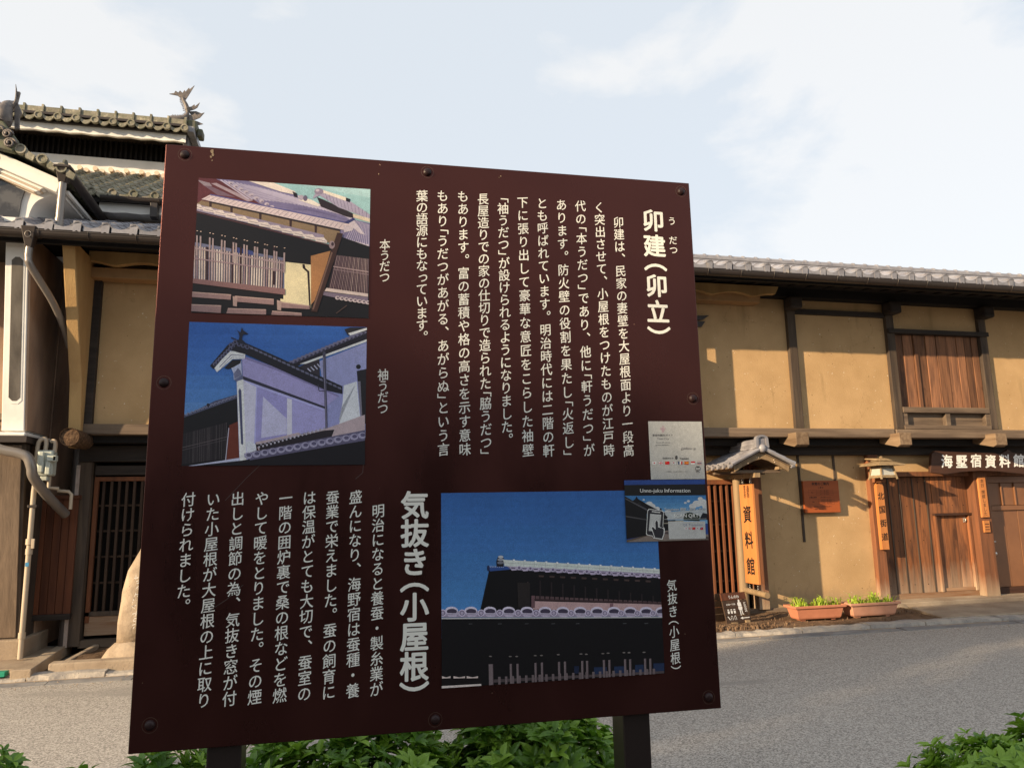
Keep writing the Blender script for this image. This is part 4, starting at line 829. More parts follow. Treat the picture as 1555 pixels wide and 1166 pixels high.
# plaster scallop board under the eave
def scallop(parent, x0, x1, y, z0, z1, m, rnd_end=False):
    top = [(x1, y, z1), (x0, y, z1)]; n = int((x1-x0)/.05); low = []
    for i in range(n+1):
        x = x0+(x1-x0)*i/n; t = abs(math.sin((x-1.2)*math.pi/.62)); z = z0+.055*t
        if rnd_end and x > x1-.16: z = max(z, z1-(z1-z0)*math.sqrt(max(0, 1-((x-(x1-.16))/.16)**2)))
        low.append((x, y, z))
    MB().prism(top+low, (0, .09, 0)).build('scallop_board', m, parent, fixn=True, bevel=.006)
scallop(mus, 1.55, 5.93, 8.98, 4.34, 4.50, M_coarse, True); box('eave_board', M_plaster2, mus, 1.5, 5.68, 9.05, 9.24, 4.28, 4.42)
# hidden middle sleeve wall whose shade falls right of the panel; hole added to let a light notch through
for y0, y1, z0, z1 in ((8.81, 8.862, 2.3, 4.4), (8.982, 9.248, 2.3, 4.4), (8.863, 8.981, 2.3, 3.68), (8.863, 8.981, 3.93, 4.4)): box('sleeve_wall', M_coarse, mus, 4.18, 4.32, y0, y1, z0, z1, bevel=0)
mb = MB()
mb.prism([(4.33, 9.2, 4.02), (4.86, 9.2, 4.04), (4.97, 9.2, 4.11), (4.86, 9.2, 4.10), (4.33, 9.2, 4.08)], (0, .03, 0)); mb.prism([(4.33, 9.2, 3.94), (4.84, 9.2, 3.94), (4.90, 9.2, 4.02), (4.33, 9.2, 4.01)], (0, .025, 0)); mb.build('iron_bracket', M_gut, mus, fixn=True)
# roof
SL = math.atan(.345)
box('eave_soffit', M_soffit, mus, 1.5, 15, 8.42, 9.3, 4.53, 4.555, bevel=0)
for k in range(45): x = 1.6+k*.3; MB().prism([(x, 8.40, 4.42), (x, 8.40, 4.50), (x, 9.25, 4.66), (x, 9.25, 4.56)], (.07, 0, 0)).build('rafter', M_soffit, mus, fixn=True)
box('fascia', M_soffit, mus, 1.5, 15, 8.375, 8.42, 4.36, 4.52)
MB().prism([(1.5, 8.36, 4.52), (1.5, 12.5, 5.945), (1.5, 16.6, 4.52), (1.5, 16.6, 4.44), (1.5, 12.5, 5.86), (1.5, 8.36, 4.44)], (13.5, 0, 0)).build('roof_deck', M_soffit, mus, fixn=True)
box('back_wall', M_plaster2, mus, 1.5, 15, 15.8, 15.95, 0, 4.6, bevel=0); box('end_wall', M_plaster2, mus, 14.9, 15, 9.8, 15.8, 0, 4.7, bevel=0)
tile_roof(mus, M_tile, 2.94, 44, .272, 8.315, 4.505, SL, 17, .26, 'flat', 6)
ridge(mus, M_tile, 1.6, 15, 12.5, 5.93, .24, .30, 4, .27, .06)
def gutter(parent, x0, x1, y, z, r=.055):
    mb = MB(); n = 8
    for sgn, rr in ((1, r), (-1, r-.006)):
        P = [[(x, y+rr*math.cos(math.pi+math.pi*k/n), z+rr*math.sin(math.pi+math.pi*k/n)) for k in range(n+1)] for x in (x0, x1)]
        for k in range(n): f = [P[0][k], P[0][k+1], P[1][k+1], P[1][k]]; mb.poly(f if sgn < 0 else f[::-1])
    mb.box(x0, x1, y-r-.004, y-r+.006, z-.004, z+.008); g = mb.build('gutter', M_gut, parent, smooth=True)
    x = x0+.2
    while x < x1:
        m2 = MB()
        m2.tube([(x, y+.06, z+.045), (x, y-r-.004, z+.012), (x, y-r-.006, z-.01)]+[(x, y+(r+.004)*math.cos(math.pi+math.pi*k/8), z+(r+.004)*math.sin(math.pi+math.pi*k/8)) for k in range(9)], .0035, 5); m2.build('gutter_strap', M_gut, g); x += .46
    return g
gutter(mus, 1.5, 15, 8.27, 4.425, .062)

# ================================================================== tan house (left of the panel) with its vent roof
tan = thing('tan_townhouse', 'old tan plaster townhouse with lattice door, mossy roofs and a small vent roof on top', 'building', (-.7, 9.65, 0))
walls_panel(tan, 'upper_wall', M_plaster, -2.72, 1.49, 9.25, 9.42, 2.53, 4.46)
box('wall_post', M_dark, tan, -2.80, -2.70, 9.18, 9.30, 2.53, 4.40); box('wall_post', M_darkz, tan, -.9, -.77, 9.19, 9.30, 2.54, 4.4)
box('sill_beam', M_beam, tan, -2.88, 1.49, 9.17, 9.36, 2.42, 2.54, bevel=.012)
mb = MB(); mb.lathe((-2.80, 8.84, 2.36), [(.088, 0), (.098, -.02), (.098, .5)], 14, 'y'); o = mb.build('log_end', M_log, tan, smooth=True, bevel=.006)
for x in (-1.2, .4): MB().prism([(x, 8.93, 2.47), (x, 8.93, 2.29), (x, 9.00, 2.26), (x, 9.42, 2.36), (x, 9.42, 2.47)], (.2, 0, 0)).build('beam_end', M_end, tan, fixn=True, bevel=.008)
# sleeve wall: deep at the top, shallow at the bottom
MB().prism([(-2.905, 8.45, 4.42), (-2.905, 9.3, 4.42), (-2.905, 9.3, 2.27), (-2.905, 9.12, 2.27), (-2.905, 9.02, 2.98)], (.125, 0, 0)).build('sleeve_wall', M_coarse, tan, fixn=True, bevel=.012)
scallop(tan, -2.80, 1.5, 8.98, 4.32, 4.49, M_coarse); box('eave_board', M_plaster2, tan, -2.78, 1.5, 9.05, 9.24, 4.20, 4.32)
box('wall_plate', M_soffit, tan, -2.9, 1.5, 9.10, 9.30, 4.42, 4.56)
box('lower_lintel', M_dark, tan, -2.90, 1.5, 9.50, 9.70, 2.14, 2.33, bevel=.01); box('lower_lintel', M_dark, tan, -2.74, 1.5, 9.58, 9.70, 1.99, 2.10); box('under_void', M_soffit, tan, -2.9, 1.5, 9.3, 9.7, 2.34, 2.42, bevel=0)
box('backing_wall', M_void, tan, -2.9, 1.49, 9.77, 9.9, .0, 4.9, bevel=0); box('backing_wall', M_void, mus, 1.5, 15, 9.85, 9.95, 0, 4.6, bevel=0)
box('door_post', M_darkz, tan, -2.90, -2.76, 9.52, 9.70, .10, 2.14, bevel=.008); box('ground_sill', M_beam, tan, -2.78, 1.5, 9.54, 9.72, .08, .16)
ld = MB().box(-2.74, -1.60, 9.74, 9.76, .1, 2.0).build('lattice_door', M_void, tan)
box('door_stile', M_lat, ld, -2.745, -2.70, 9.60, 9.66, .34, 1.97); box('door_top_rail', M_lat, ld, -2.70, -1.6, 9.60, 9.66, 1.92, 1.97); box('door_bottom_board', M_rail, ld, -2.745, -1.6, 9.61, 9.66, .20, .41); box('door_bottom_rail', M_darkz, ld, -2.745, -1.6, 9.60, 9.665, .41, .46)
x = -2.66
while x < -1.62: box('lattice_bar', M_latd, ld, x, x+.028, 9.61, 9.65, .46, 1.92, bevel=.002); x += .082
for z in (.76, 1.05, 1.34, 1.63): box('lattice_rail', M_latd, ld, -2.70, -1.6, 9.652, 9.67, z, z+.022, bevel=.002)
for k in range(13): box('wall_plank', M_latd, tan, -1.58+k*.236, -1.58+(k+1)*.236-.006, 9.62+rg.uniform(0, .01), 9.70, .16, 1.99)
# pent roof over the street
SB = math.atan(.40)
MB().prism([(-6, 8.36, 4.52), (-6, 9.75, 5.02), (-6, 9.75, 4.9), (-6, 8.36, 4.44)], (7.5, 0, 0)).build('roof_deck', M_soffit, tan, fixn=True)
box('eave_soffit', M_soffit, tan, -6, 1.5, 8.42, 9.3, 4.50, 4.52, bevel=0); box('fascia', M_soffit, tan, -3.28, 1.5, 8.375, 8.42, 4.34, 4.50)
tile_roof(tan, M_tile, -5.94, 28, .272, 8.315, 4.505, SB, 6, .25, 'flat', 6)
gutter(tan, -6, 1.5, 8.27, 4.42, .062)
for k in range(3): box('flashing_course', M_tile, tan, -2.6, 1.5, 9.62-.02*k, 9.8, 4.98+k*.03, 5.005+k*.03)
# wall, bracket and white soffit under the second eave
walls_panel(tan, 'wall_above_pent_roof', M_plaster, -3.5, 1.5, 9.78, 10.05, 4.9, 5.36); box('stone_pier', M_conc, tan, -2.52, -2.26, 9.70, 9.775, 4.98, 5.14); box('stone_pier_base', M_tile, tan, -2.46, -2.15, 9.66, 9.775, 5.0, 5.045)
box('white_corner', M_white, tan, -2.24, -1.9, 9.72, 9.775, 5.03, 5.14)
mb = MB()
for k in range(14): mb.prism([(-2.88+k*.31, 9.47, 5.29), (-2.88+(k+1)*.31, 9.47, 5.29), (-2.88+(k+1)*.31, 9.47, 5.155), (-2.88+(k+.5)*.31, 9.47, 5.145), (-2.88+k*.31, 9.47, 5.155)], (0, .32, 0))
mb.build('white_eave_soffit', M_white, tan, fixn=True)
gutter(tan, -2.84, 1.5, 9.38, 5.30, .05); box('gutter_hopper', M_gut, tan, -2.27, -2.19, 9.30, 9.42, 5.06, 5.24)
S2 = math.atan(.56)
box('eave_filler', M_soffit, tan, -3.0, 1.5, 9.44, 9.80, 5.292, 5.33, bevel=0)
MB().prism([(-3.9, 9.42, 5.33), (-3.9, 11.3, 6.38), (-3.9, 11.3, 6.28), (-3.9, 9.42, 5.25)], (5.4, 0, 0)).build('roof_deck', M_soffit, tan, fixn=True)
tile_roof(tan, M_moss, -3.86, 20, .235, 9.40, 5.345, S2, 10, .218, 'round', 10)
mb = MB(); mb.lathe((0, 0, 0), [(.034, -.05), (.034, .2), (.0, .2)][:2], 10, 'y'); mec = mb.mesh('cap_tile', M_cap)
for r_ in range(2):
    for k in range(26): inst('cap_tile', mec, tan, (-3.8+k*.205+(r_*.1), 11.20+r_*.05, 6.41+r_*.055))
walls_panel(tan, 'vent_wall', M_white, -4.9, -2.28, 11.30, 12.0, 6.30, 6.68); o = box('vent_wall_white', M_white, tan, -2.28, 1.5, 11.30, 11.45, 6.30, 6.68, bevel=0)
box('vent_backing', M_void, tan, -6.5, -2.28, 11.36, 12.0, 6.68, 6.95, bevel=0)
for k in range(60): box('vent_slat', M_soffit, tan, -6.4+k*.069, -6.4+k*.069+.03, 11.33, 11.36, 6.66, 6.98, bevel=0)
mb = MB()
for k in range(14): a = -6.5+k*.304; mb.prism([(a, 10.90, 6.945), (a+.304, 10.90, 6.945), (a+.304, 10.90, 6.83), (a+.152, 10.90, 6.845), (a, 10.90, 6.83)], (0, .05, 0))
mb.build('plaster_eave_beam', M_white, tan, fixn=True)
box('dark_eave_board', M_gut, tan, -6.5, -2.22, 10.86, 11.2, 6.945, 6.975)
box('vent_gable', M_gut, tan, -2.28, -2.22, 10.92, 12.15, 6.60, 7.02)
MB().prism([(-2.22, 10.86, 6.97), (-2.22, 11.2, 7.10), (-2.22, 11.7, 7.10), (-2.22, 12.3, 6.97)], (-4.3, 0, 0)).build('roof_deck', M_gut, tan, fixn=True)
tile_roof(tan, M_moss, -6.44, 18, .235, 10.80, 6.985, math.atan(.25), 1, .2, 'round', 1)
for k in range(6): box('verge_tile', M_tile, tan, -2.24, -2.13, 10.82+k*.23, 10.82+(k+1)*.23-.01, 6.965, 7.05)
box('ridge_gap_strip', M_gut, tan, -6.45, -2.26, 10.87, 11.2, 7.062, 7.10, bevel=.004)  # dark strip drawn for the gap line between tiles and ridge
for k in range(18):
    a = -6.45+k*.2335; box('ridge_block', M_moss, tan, a, a+.2, 10.93+rg.uniform(-.004, .004), 11.2, 7.102, 7.205+rg.uniform(-.004, .004), bevel=.006); box('ridge_joint', M_moss, tan, a+.2, a+.233, 10.915, 11.22, 7.102, 7.235, bevel=.006)
box('ridge_back', M_mossd, tan, -6.45, -2.3, 11.2, 11.7, 7.0, 7.19, bevel=.01)
box('ridge_end', M_mossd, tan, -2.25, -2.12, 10.95, 11.2, 7.06, 7.22, bevel=.02); box('ridge_end', M_mossd, tan, -2.12, -2.04, 11.0, 11.18, 7.0, 7.12, bevel=.02)

# ---- dolphin fish roof ornaments
def shachi(label, loc, rz, s=1.0, head=.13):
    t = thing('fish_ornament', label, 'roof ornament', loc); t.rotation_euler = (0, 0, rz)
    f = lambda x, y, z: (loc[0]+x*s, loc[1]+y*s, loc[2]+z*s)
    path = bez([(-.26, 0, .04), (-.12, 0, .05), (.02, 0, .09), (.10, 0, .22), (.07, 0, .38), (.01, 0, .50), (0, 0, .56)], 4); n = len(path)
    rad = [(.04+.085*math.sin(min(1, i/n*1.5+.25)*math.pi)**.7)*(1-.45*i/n)*s if i/n < .55 else (.065-.06*(i/n-.55))*s for i in range(n)]
    MB().tube([f(*p) for p in path], rad, 10, ell=.8).build('body', M_orn, t, smooth='full', fixn=True)
    mb = MB()   # scaly belly rings and back spikes
    for i in range(2, n-2, 1):
        p = path[i]; d = (path[i+1]-path[i-1]).normalized(); nn = Vector((-d.z, 0, d.x)); a = p+nn*(rad[i]/s*.9); b = a+nn*.035+d*.012
        mb.prism([f(*(a-d*.012)), f(*(a+d*.014)), f(*b)], (0, .012*s, 0))
    mb.build('spikes', M_orn, t, fixn=True)
    def fin(pts, th=.022, y=0): MB().prism([f(x, y-th/2, z) for x, z in pts], (0, th*s, 0)).build('fin', M_orn, t, fixn=True)
    fin([(-.02, .52), (-.11, .60), (-.27, .62), (-.18, .645), (-.155, .70), (-.10, .665), (-.07, .715), (-.02, .67), (.02, .74), (.035, .70), (.10, .80), (.115, .765), (.20, .86), (.13, .70), (.05, .53)])
    fin([(.05, .36), (.16, .38), (.22, .44), (.235, .40), (.32, .49), (.28, .38), (.22, .33), (.11, .28)]); fin([(.10, .30), (.25, .32), (.36, .28), (.28, .23), (.16, .22)], .016, .05)
    fin([(.06, .12), (.13, .20), (.2, .2), (.24, .25), (.27, .21), (.42, .28), (.34, .16), (.24, .10), (.12, .06)]); fin([(.12, .08), (.28, .10), (.40, .05), (.28, .01), (.12, .02)], .016, .05)
    return t
shachi('clay dolphin fish on the right end of the small vent roof above the panel', (-2.34, 11.05, 7.20), 0, .72)

# ================================================================== white plaster house with its flared sleeve wall (far left)
wh = thing('white_plaster_house', 'white plaster house at the left edge with flared sleeve wall under a mossy gable', 'building', (-3.4, 9.2, 0))
def slab(name, m, x0, x1, prof, **k): return MB().prism([(x0, y, z) for y, z in prof], (x1-x0, 0, 0)).build(name, m, wh, fixn=True, **k)
PF = [(8.50, 4.50), (8.84, 2.42), (9.8, 2.42), (9.8, 4.50)]
slab('sleeve_wall', M_white, -3.455, -3.24, PF, bevel=.008)
slab('sleeve_wall_shade_side', M_brownpl, -3.245, -3.218, [(8.515, 4.48), (8.852, 2.43), (9.8, 2.43), (9.8, 4.48)])  # side of the white wall, its shadow put in as brown
def fr(t, w0, w1, off):   # points on the leaning front face
    y = 8.84-(8.84-8.50)*t; z = 2.42+(4.50-2.42)*t; return y-off, z
for nm, m_, x0, x1, t0, t1, off in (('slot_frame', M_white, -3.405, -3.27, .135, .885, .004), ('slot_recess', mat('dark slot stone', (.14, .125, .11, 1), .9, .2, col2=(.07, .062, .055, 1), scale=6, stretch=(1, 1, .3)), -3.392, -3.283, .15, .87, .006)):
    ya, za = fr(t0, 0, 0, off); yb, zb = fr(t1, 0, 0, off); c = .035
    MB().prism([(x0+c, ya, za), (x1-c, ya, za), (x1, ya-.0057, za+c), (x1, yb+.0057, zb-c), (x1-c, yb, zb), (x0+c, yb, zb), (x0, yb+.0057, zb-c), (x0, ya-.0057, za+c)], (0, .01, 0)).build(nm, m_, wh, fixn=True)
box('cap_moulding', M_white, wh, -3.50, -3.19, 8.74, 9.5, 2.36, 2.40, bevel=.012); box('metal_cap', M_gut, wh, -3.52, -3.165, 8.72, 9.5, 2.29, 2.358, bevel=.004)
MB().hexa([(-3.46, 9.12, .27), (-3.215, 9.12, .27), (-3.215, 9.7, .27), (-3.46, 9.7, .27)], [(-3.49, 8.82, 2.29), (-3.21, 8.82, 2.29), (-3.21, 9.7, 2.29), (-3.49, 9.7, 2.29)]).build('timber_pillar', M_darkz, wh, bevel=.006)
MB().hexa([(-3.445, 9.108, .29), (-3.245, 9.108, .29), (-3.245, 9.14, .29), (-3.445, 9.14, .29)], [(-3.475, 8.806, 2.27), (-3.24, 8.806, 2.27), (-3.24, 8.84, 2.27), (-3.475, 8.84, 2.27)]).build('pillar_lit_face', wood('lit pillar wood', (.23, .165, .115, 1), (.12, .085, .06, 1), 'z'), wh, bevel=.004)  # paler front slab, the pillar's lit face put into its colour
box('stone_base', M_conc, wh, -3.56, -3.16, 9.04, 9.8, .05, .275, bevel=.015)
box('house_wall', M_brownpl, wh, -6, -3.455, 9.3, 9.5, .1, 4.6, bevel=0); box('eave_soffit', M_soffit, wh, -6, -3.3, 8.42, 9.4, 4.40, 4.42, bevel=0); box('fascia', M_soffit, wh, -6, -3.28, 8.375, 8.42, 4.34, 4.50); box('house_beam', M_beam, wh, -6, -3.5, 9.0, 9.2, 2.36, 2.5); box('house_beam', M_beam, wh, -6, -3.5, 8.95, 9.15, 2.55, 2.62)
# alley between the houses
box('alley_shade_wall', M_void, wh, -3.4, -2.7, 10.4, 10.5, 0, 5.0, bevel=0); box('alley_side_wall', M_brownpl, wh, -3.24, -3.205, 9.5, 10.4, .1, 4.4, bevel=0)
# flared gable of the sleeve wall above the pent roof
GX = -3.58
side = bez([(-3.285, 4.50, 0), (-3.275, 4.72, 0), (-3.20, 4.88, 0), (-3.0, 4.965, 0)], 5)
pts = [(p.x, 8.56, p.y) for p in side]; pts = pts+[(-2.97, 8.56, 5.05), (GX, 8.56, 5.34)]+[(2*GX+2.97, 8.56, 5.05)]+[(2*GX-p[0], 8.56, p[2]) for p in reversed(pts)]
MB().prism(pts, (0, 1.35, 0)).build('gable_body', M_white, wh, fixn=True, smooth='auto')
def chev(name, m, za, zb, y0, y1, hw0, hw1, cut=.0):   # chevron band under the gable roof
    for sg in (-1, 1):
        MB().prism([(GX, y0, za), (GX+sg*hw1, y0, za-.42*hw1), (GX+sg*hw0, y0, zb-.42*hw0), (GX, y0, zb)], (0, y1-y0, 0)).build(name, m, wh, fixn=True, bevel=.006)
chev('barge_board', M_white, 5.34, 5.18, 8.42, 8.60, .60, .635); chev('barge_moulding', M_white, 5.175, 5.145, 8.46, 8.58, .43, .46); chev('barge_moulding', M_cap, 5.142, 5.130, 8.47, 8.58, .42, .43); chev('barge_moulding', M_white, 5.127, 5.10, 8.475, 8.58, .38, .41); chev('barge_moulding', M_cap, 5.097, 5.085, 8.48, 8.58, .36, .37)
MB().prism([(GX, 8.535, 5.075), (GX+.25, 8.535, 4.97), (GX+.225, 8.535, 4.85), (GX+.215, 8.535, 4.66), (GX-.215, 8.535, 4.66), (GX-.225, 8.535, 4.85), (GX-.25, 8.535, 4.97)], (0, .02, 0)).build('dark_recess', mat('dark recess panel', (.035, .032, .03, 1), .12, .6, col2=(.09, .085, .08, 1), scale=4, lo=.5, hi=.6), wh, fixn=True)  # flat dark panel in place of a real hollow
box('gable_sill', M_white, wh, GX-.29, GX+.29, 8.49, 8.58, 4.595, 4.65, bevel=.01)
for k in range(2): MB().prism([(-3.01+k*.05, 8.61, 5.02+k*.012), (-3.01+k*.05, 8.61, 4.965+k*.03), (-3.01+k*.05, 9.75, 4.965+k*.03), (-3.01+k*.05, 9.75, 5.02+k*.012)], (.03, 0, 0)).build('eave_moulding', M_white, wh, fixn=True)
# gable roof tiles running front to back
def gable_tiles(parent, m, gx, zt, hw, sl, y0, nrow, run):
    me = {}
    for sg in (-1, 1):
        mb = MB(); nseg = 6
        for k in range(4):     # one tile: a trough with a roll, laid down the slope
            d0, d1 = hw*k/4, hw*(k+1)/4
            mb.prism([(sg*d0, 0, -d0*sl), (sg*d1, 0, -d1*sl-.0), (sg*d1, 0, -d1*sl+.035), (sg*(d1-.02), 0, -d1*sl+.05), (sg*d0, 0, -d0*sl+.028)], (0, run-.01, 0))
        me[sg] = mb.mesh('gable_tile', m)
    for r_ in range(nrow):
        for sg in (-1, 1): inst('gable_tile', me[sg], parent, (gx, y0+r_*run, zt+.014*(r_ % 2)+r_*.006))
gable_tiles(wh, M_mossd, GX, 5.40, .67, .42, 8.36, 6, .235)
for sg in (-1, 1):     # round end tiles and crescents down the verge
    for k, d in enumerate((.26, .47, .66)):
        z = 5.435-d*.44; MB().lathe((GX+sg*d, 8.37, z+.02), [(.055, 0), (.055, -.06), (.038, -.06), (.038, -.048), (.008, -.048)], 14, 'y').build('round_end_tile', M_moss, wh, smooth=True)
        MB().prism([(GX+sg*(d+.04), 8.32, z+.03), (GX+sg*(d+.14), 8.32, z-.04), (GX+sg*(d+.12), 8.32, z-.10), (GX+sg*(d+.05), 8.32, z-.07)], (0, .03, 0)).build('crescent_tile', M_moss, wh, fixn=True)
for k in range(6): MB().tube([(-2.97, 8.55+k*.20, 5.16+k*.003), (-2.90, 8.55+k*.20, 5.135+k*.003)], [.05, .055], 10).build('eave_end_tile', M_mossd, wh, smooth=True)
MB().prism([(GX-.13, 8.30, 5.36), (GX+.20, 8.30, 5.30), (GX+.22, 8.30, 5.44), (GX+.12, 8.30, 5.57), (GX+.05, 8.30, 5.68), (GX-.12, 8.30, 5.68)], (0, .10, 0)).build('ridge_end_plate', M_mossd, wh, fixn=True, bevel=.015)
def spiral(cx, cz, r, y=8.29):
    p = [(cx+r*(1-k/22)*math.cos(k*.62), y-.004*k*.3, cz+r*(1-k/22)*math.sin(k*.62)) for k in range(18)]
    MB().tube(p, .013, 6).build('scroll', M_orn, wh, smooth='full')
spiral(GX+.02, 5.50, .085); spiral(GX+.17, 5.38, .06); spiral(GX+.14, 5.48, .05); spiral(GX-.16, 5.42, .06)
MB().lathe((GX+.02, 8.38, 5.40), [(.07, 0), (.07, -.06), (.05, -.065), (.01, -.066)], 16, 'y').build('round_end_tile', M_orn, wh, smooth=True)
ridgeb = MB(); ridgeb.prism([(GX-.09, 8.38, 5.47), (GX+.09, 8.38, 5.47), (GX+.07, 8.38, 5.58), (GX, 8.38, 5.62), (GX-.07, 8.38, 5.58)], (0, 1.3, 0)); ridgeb.build('ridge', M_mossd, wh, fixn=True)
# fish ornament seen head on: round body, two horn shaped fins, dorsal blade
t = thing('fish_ornament', 'glossy clay fish ornament with two horn fins at the far left gable top', 'roof ornament', (GX+.02, 8.45, 5.62))
bx, by_, bz = GX+.055, 8.42, 5.62
MB().tube(bez([(bx, by_-.02, bz-.02), (bx, by_-.05, bz+.09), (bx, by_-.02, bz+.20), (bx+.0, by_+.06, bz+.30), (bx+.02, by_+.12, bz+.36)], 4), [.05, .075, .088, .092, .09, .088, .085, .08, .075, .068, .06, .05, .04, .03, .022, .018, .012], 12, ell=.85).build('body', M_orn, t, smooth='full', fixn=True)
for k in range(5): MB().tube([(bx-.075+.005*k, by_-.07+.01*k, bz+.03+k*.045), (bx, by_-.14+.012*k, bz+.02+k*.045), (bx+.075-.005*k, by_-.07+.01*k, bz+.03+k*.045)], .010, 5).build('scale_ring', M_orn, t, smooth='full')
for P_, R_ in (([(bx+.03, by_, bz+.20), (bx+.075, by_, bz+.29), (bx+.075, by_, bz+.40), (bx+.06, by_, bz+.50)], [.03, .03, .02, .004]), ([(bx-.04, by_, bz+.20), (bx-.08, by_, bz+.27), (bx-.12, by_, bz+.34), (bx-.17, by_, bz+.40)], [.03, .03, .02, .004])):
    b_p = bez(P_, 4); MB().tube(b_p, [R_[0]+(R_[-1]-R_[0])*(i/(len(b_p)-1))**1.4 for i in range(len(b_p))], 8, ell=.6).build('horn_fin', M_orn, t, smooth='full')
MB().prism([(bx+.09, by_, bz-.02), (bx+.13, by_, bz+.0), (bx+.12, by_, bz+.12), (bx+.14, by_, bz+.18), (bx+.09, by_, bz+.30), (bx+.105, by_, bz+.42), (bx+.075, by_, bz+.42), (bx+.07, by_, bz+.2)], (0, .03, 0)).build('dorsal_blade', M_orn, t, fixn=True)
# gutter along the gable's right eave, with hopper and downpipe
g_ = MB(); g_.tube([(-2.865, 8.42, 5.14), (-2.865, 9.62, 5.10)], .052, 12); g_.build('eave_gutter', M_gut, wh, smooth=True)
for y in (8.75, 9.2): tube('gutter_strap', M_gut, wh, [(-2.865, y, 5.14), (-2.97, y, 5.08), (-2.99, y, 5.02)], .006, 6)
MB().hexa([(-2.955, 8.36, 5.02), (-2.885, 8.36, 5.02), (-2.885, 8.43, 5.02), (-2.955, 8.43, 5.02)], [(-2.985, 8.31, 5.18), (-2.84, 8.31, 5.18), (-2.84, 8.46, 5.18), (-2.985, 8.46, 5.18)]).build('gutter_hopper', M_gut, wh, bevel=.01)
MB().tube([(-2.92, 8.40, 5.22), (-2.90, 8.40, 5.22)], .07, 12).build('hopper_rosette', M_mossd, wh, smooth=True); box('hopper_rim', M_gut, wh, -3.0, -2.83, 8.30, 8.47, 5.17, 5.20, bevel=.008)
tube('downpipe', M_spout, wh, [(-2.92, 8.395, 5.03), (-2.925, 8.395, 4.54)], .038, 14); tube('pipe_collar', M_spout, wh, [(-2.925, 8.395, 4.62), (-2.925, 8.395, 4.54)], .042, 14)
# ---- hopper and bent pipe below the street gutter
MB().hexa([(-3.165, 8.24, 4.24), (-3.105, 8.24, 4.24), (-3.105, 8.30, 4.24), (-3.165, 8.30, 4.24)], [(-3.205, 8.19, 4.46), (-3.06, 8.19, 4.46), (-3.06, 8.33, 4.46), (-3.205, 8.33, 4.46)]).build('gutter_hopper', M_gut, wh, bevel=.008)
o = MB(); o.tube([(-3.13+.028*math.cos(k*.524), 8.195, 4.37+.034*math.sin(k*.524)) for k in range(13)], .004, 5); o.build('hopper_ring', M_spout, wh, smooth='full')
tube('downpipe', M_spout, wh, bez([(-3.135, 8.27, 4.25), (-3.135, 8.27, 4.14), (-3.11, 8.30, 4.05), (-3.0, 8.62, 3.78), (-2.96, 8.9, 3.56), (-2.96, 9.1, 3.4)], 6), .036, 14)
# ================================================================== signs and small things along the museum
def wallpt(y):   # text plane facing the street
    return lambda u, v, e=0.0: Vector((u, y-e, -v))
nm = MB().lathe((0, 0, 0), [(.007, 0), (.006, -.004), (.002, -.005)], 8, 'y').mesh('nail', M_black)
for x in (7.84, 8.04, 8.25, 8.48, 8.81, 9.05, 9.25):
    for z in (1.80, 1.45): inst('nail', nm, gate, (x, 9.694, z))
for x in (7.84, 8.04, 8.25, 8.48):
    for z in (.95, .32): inst('nail', nm, gate, (x, 9.694, z))
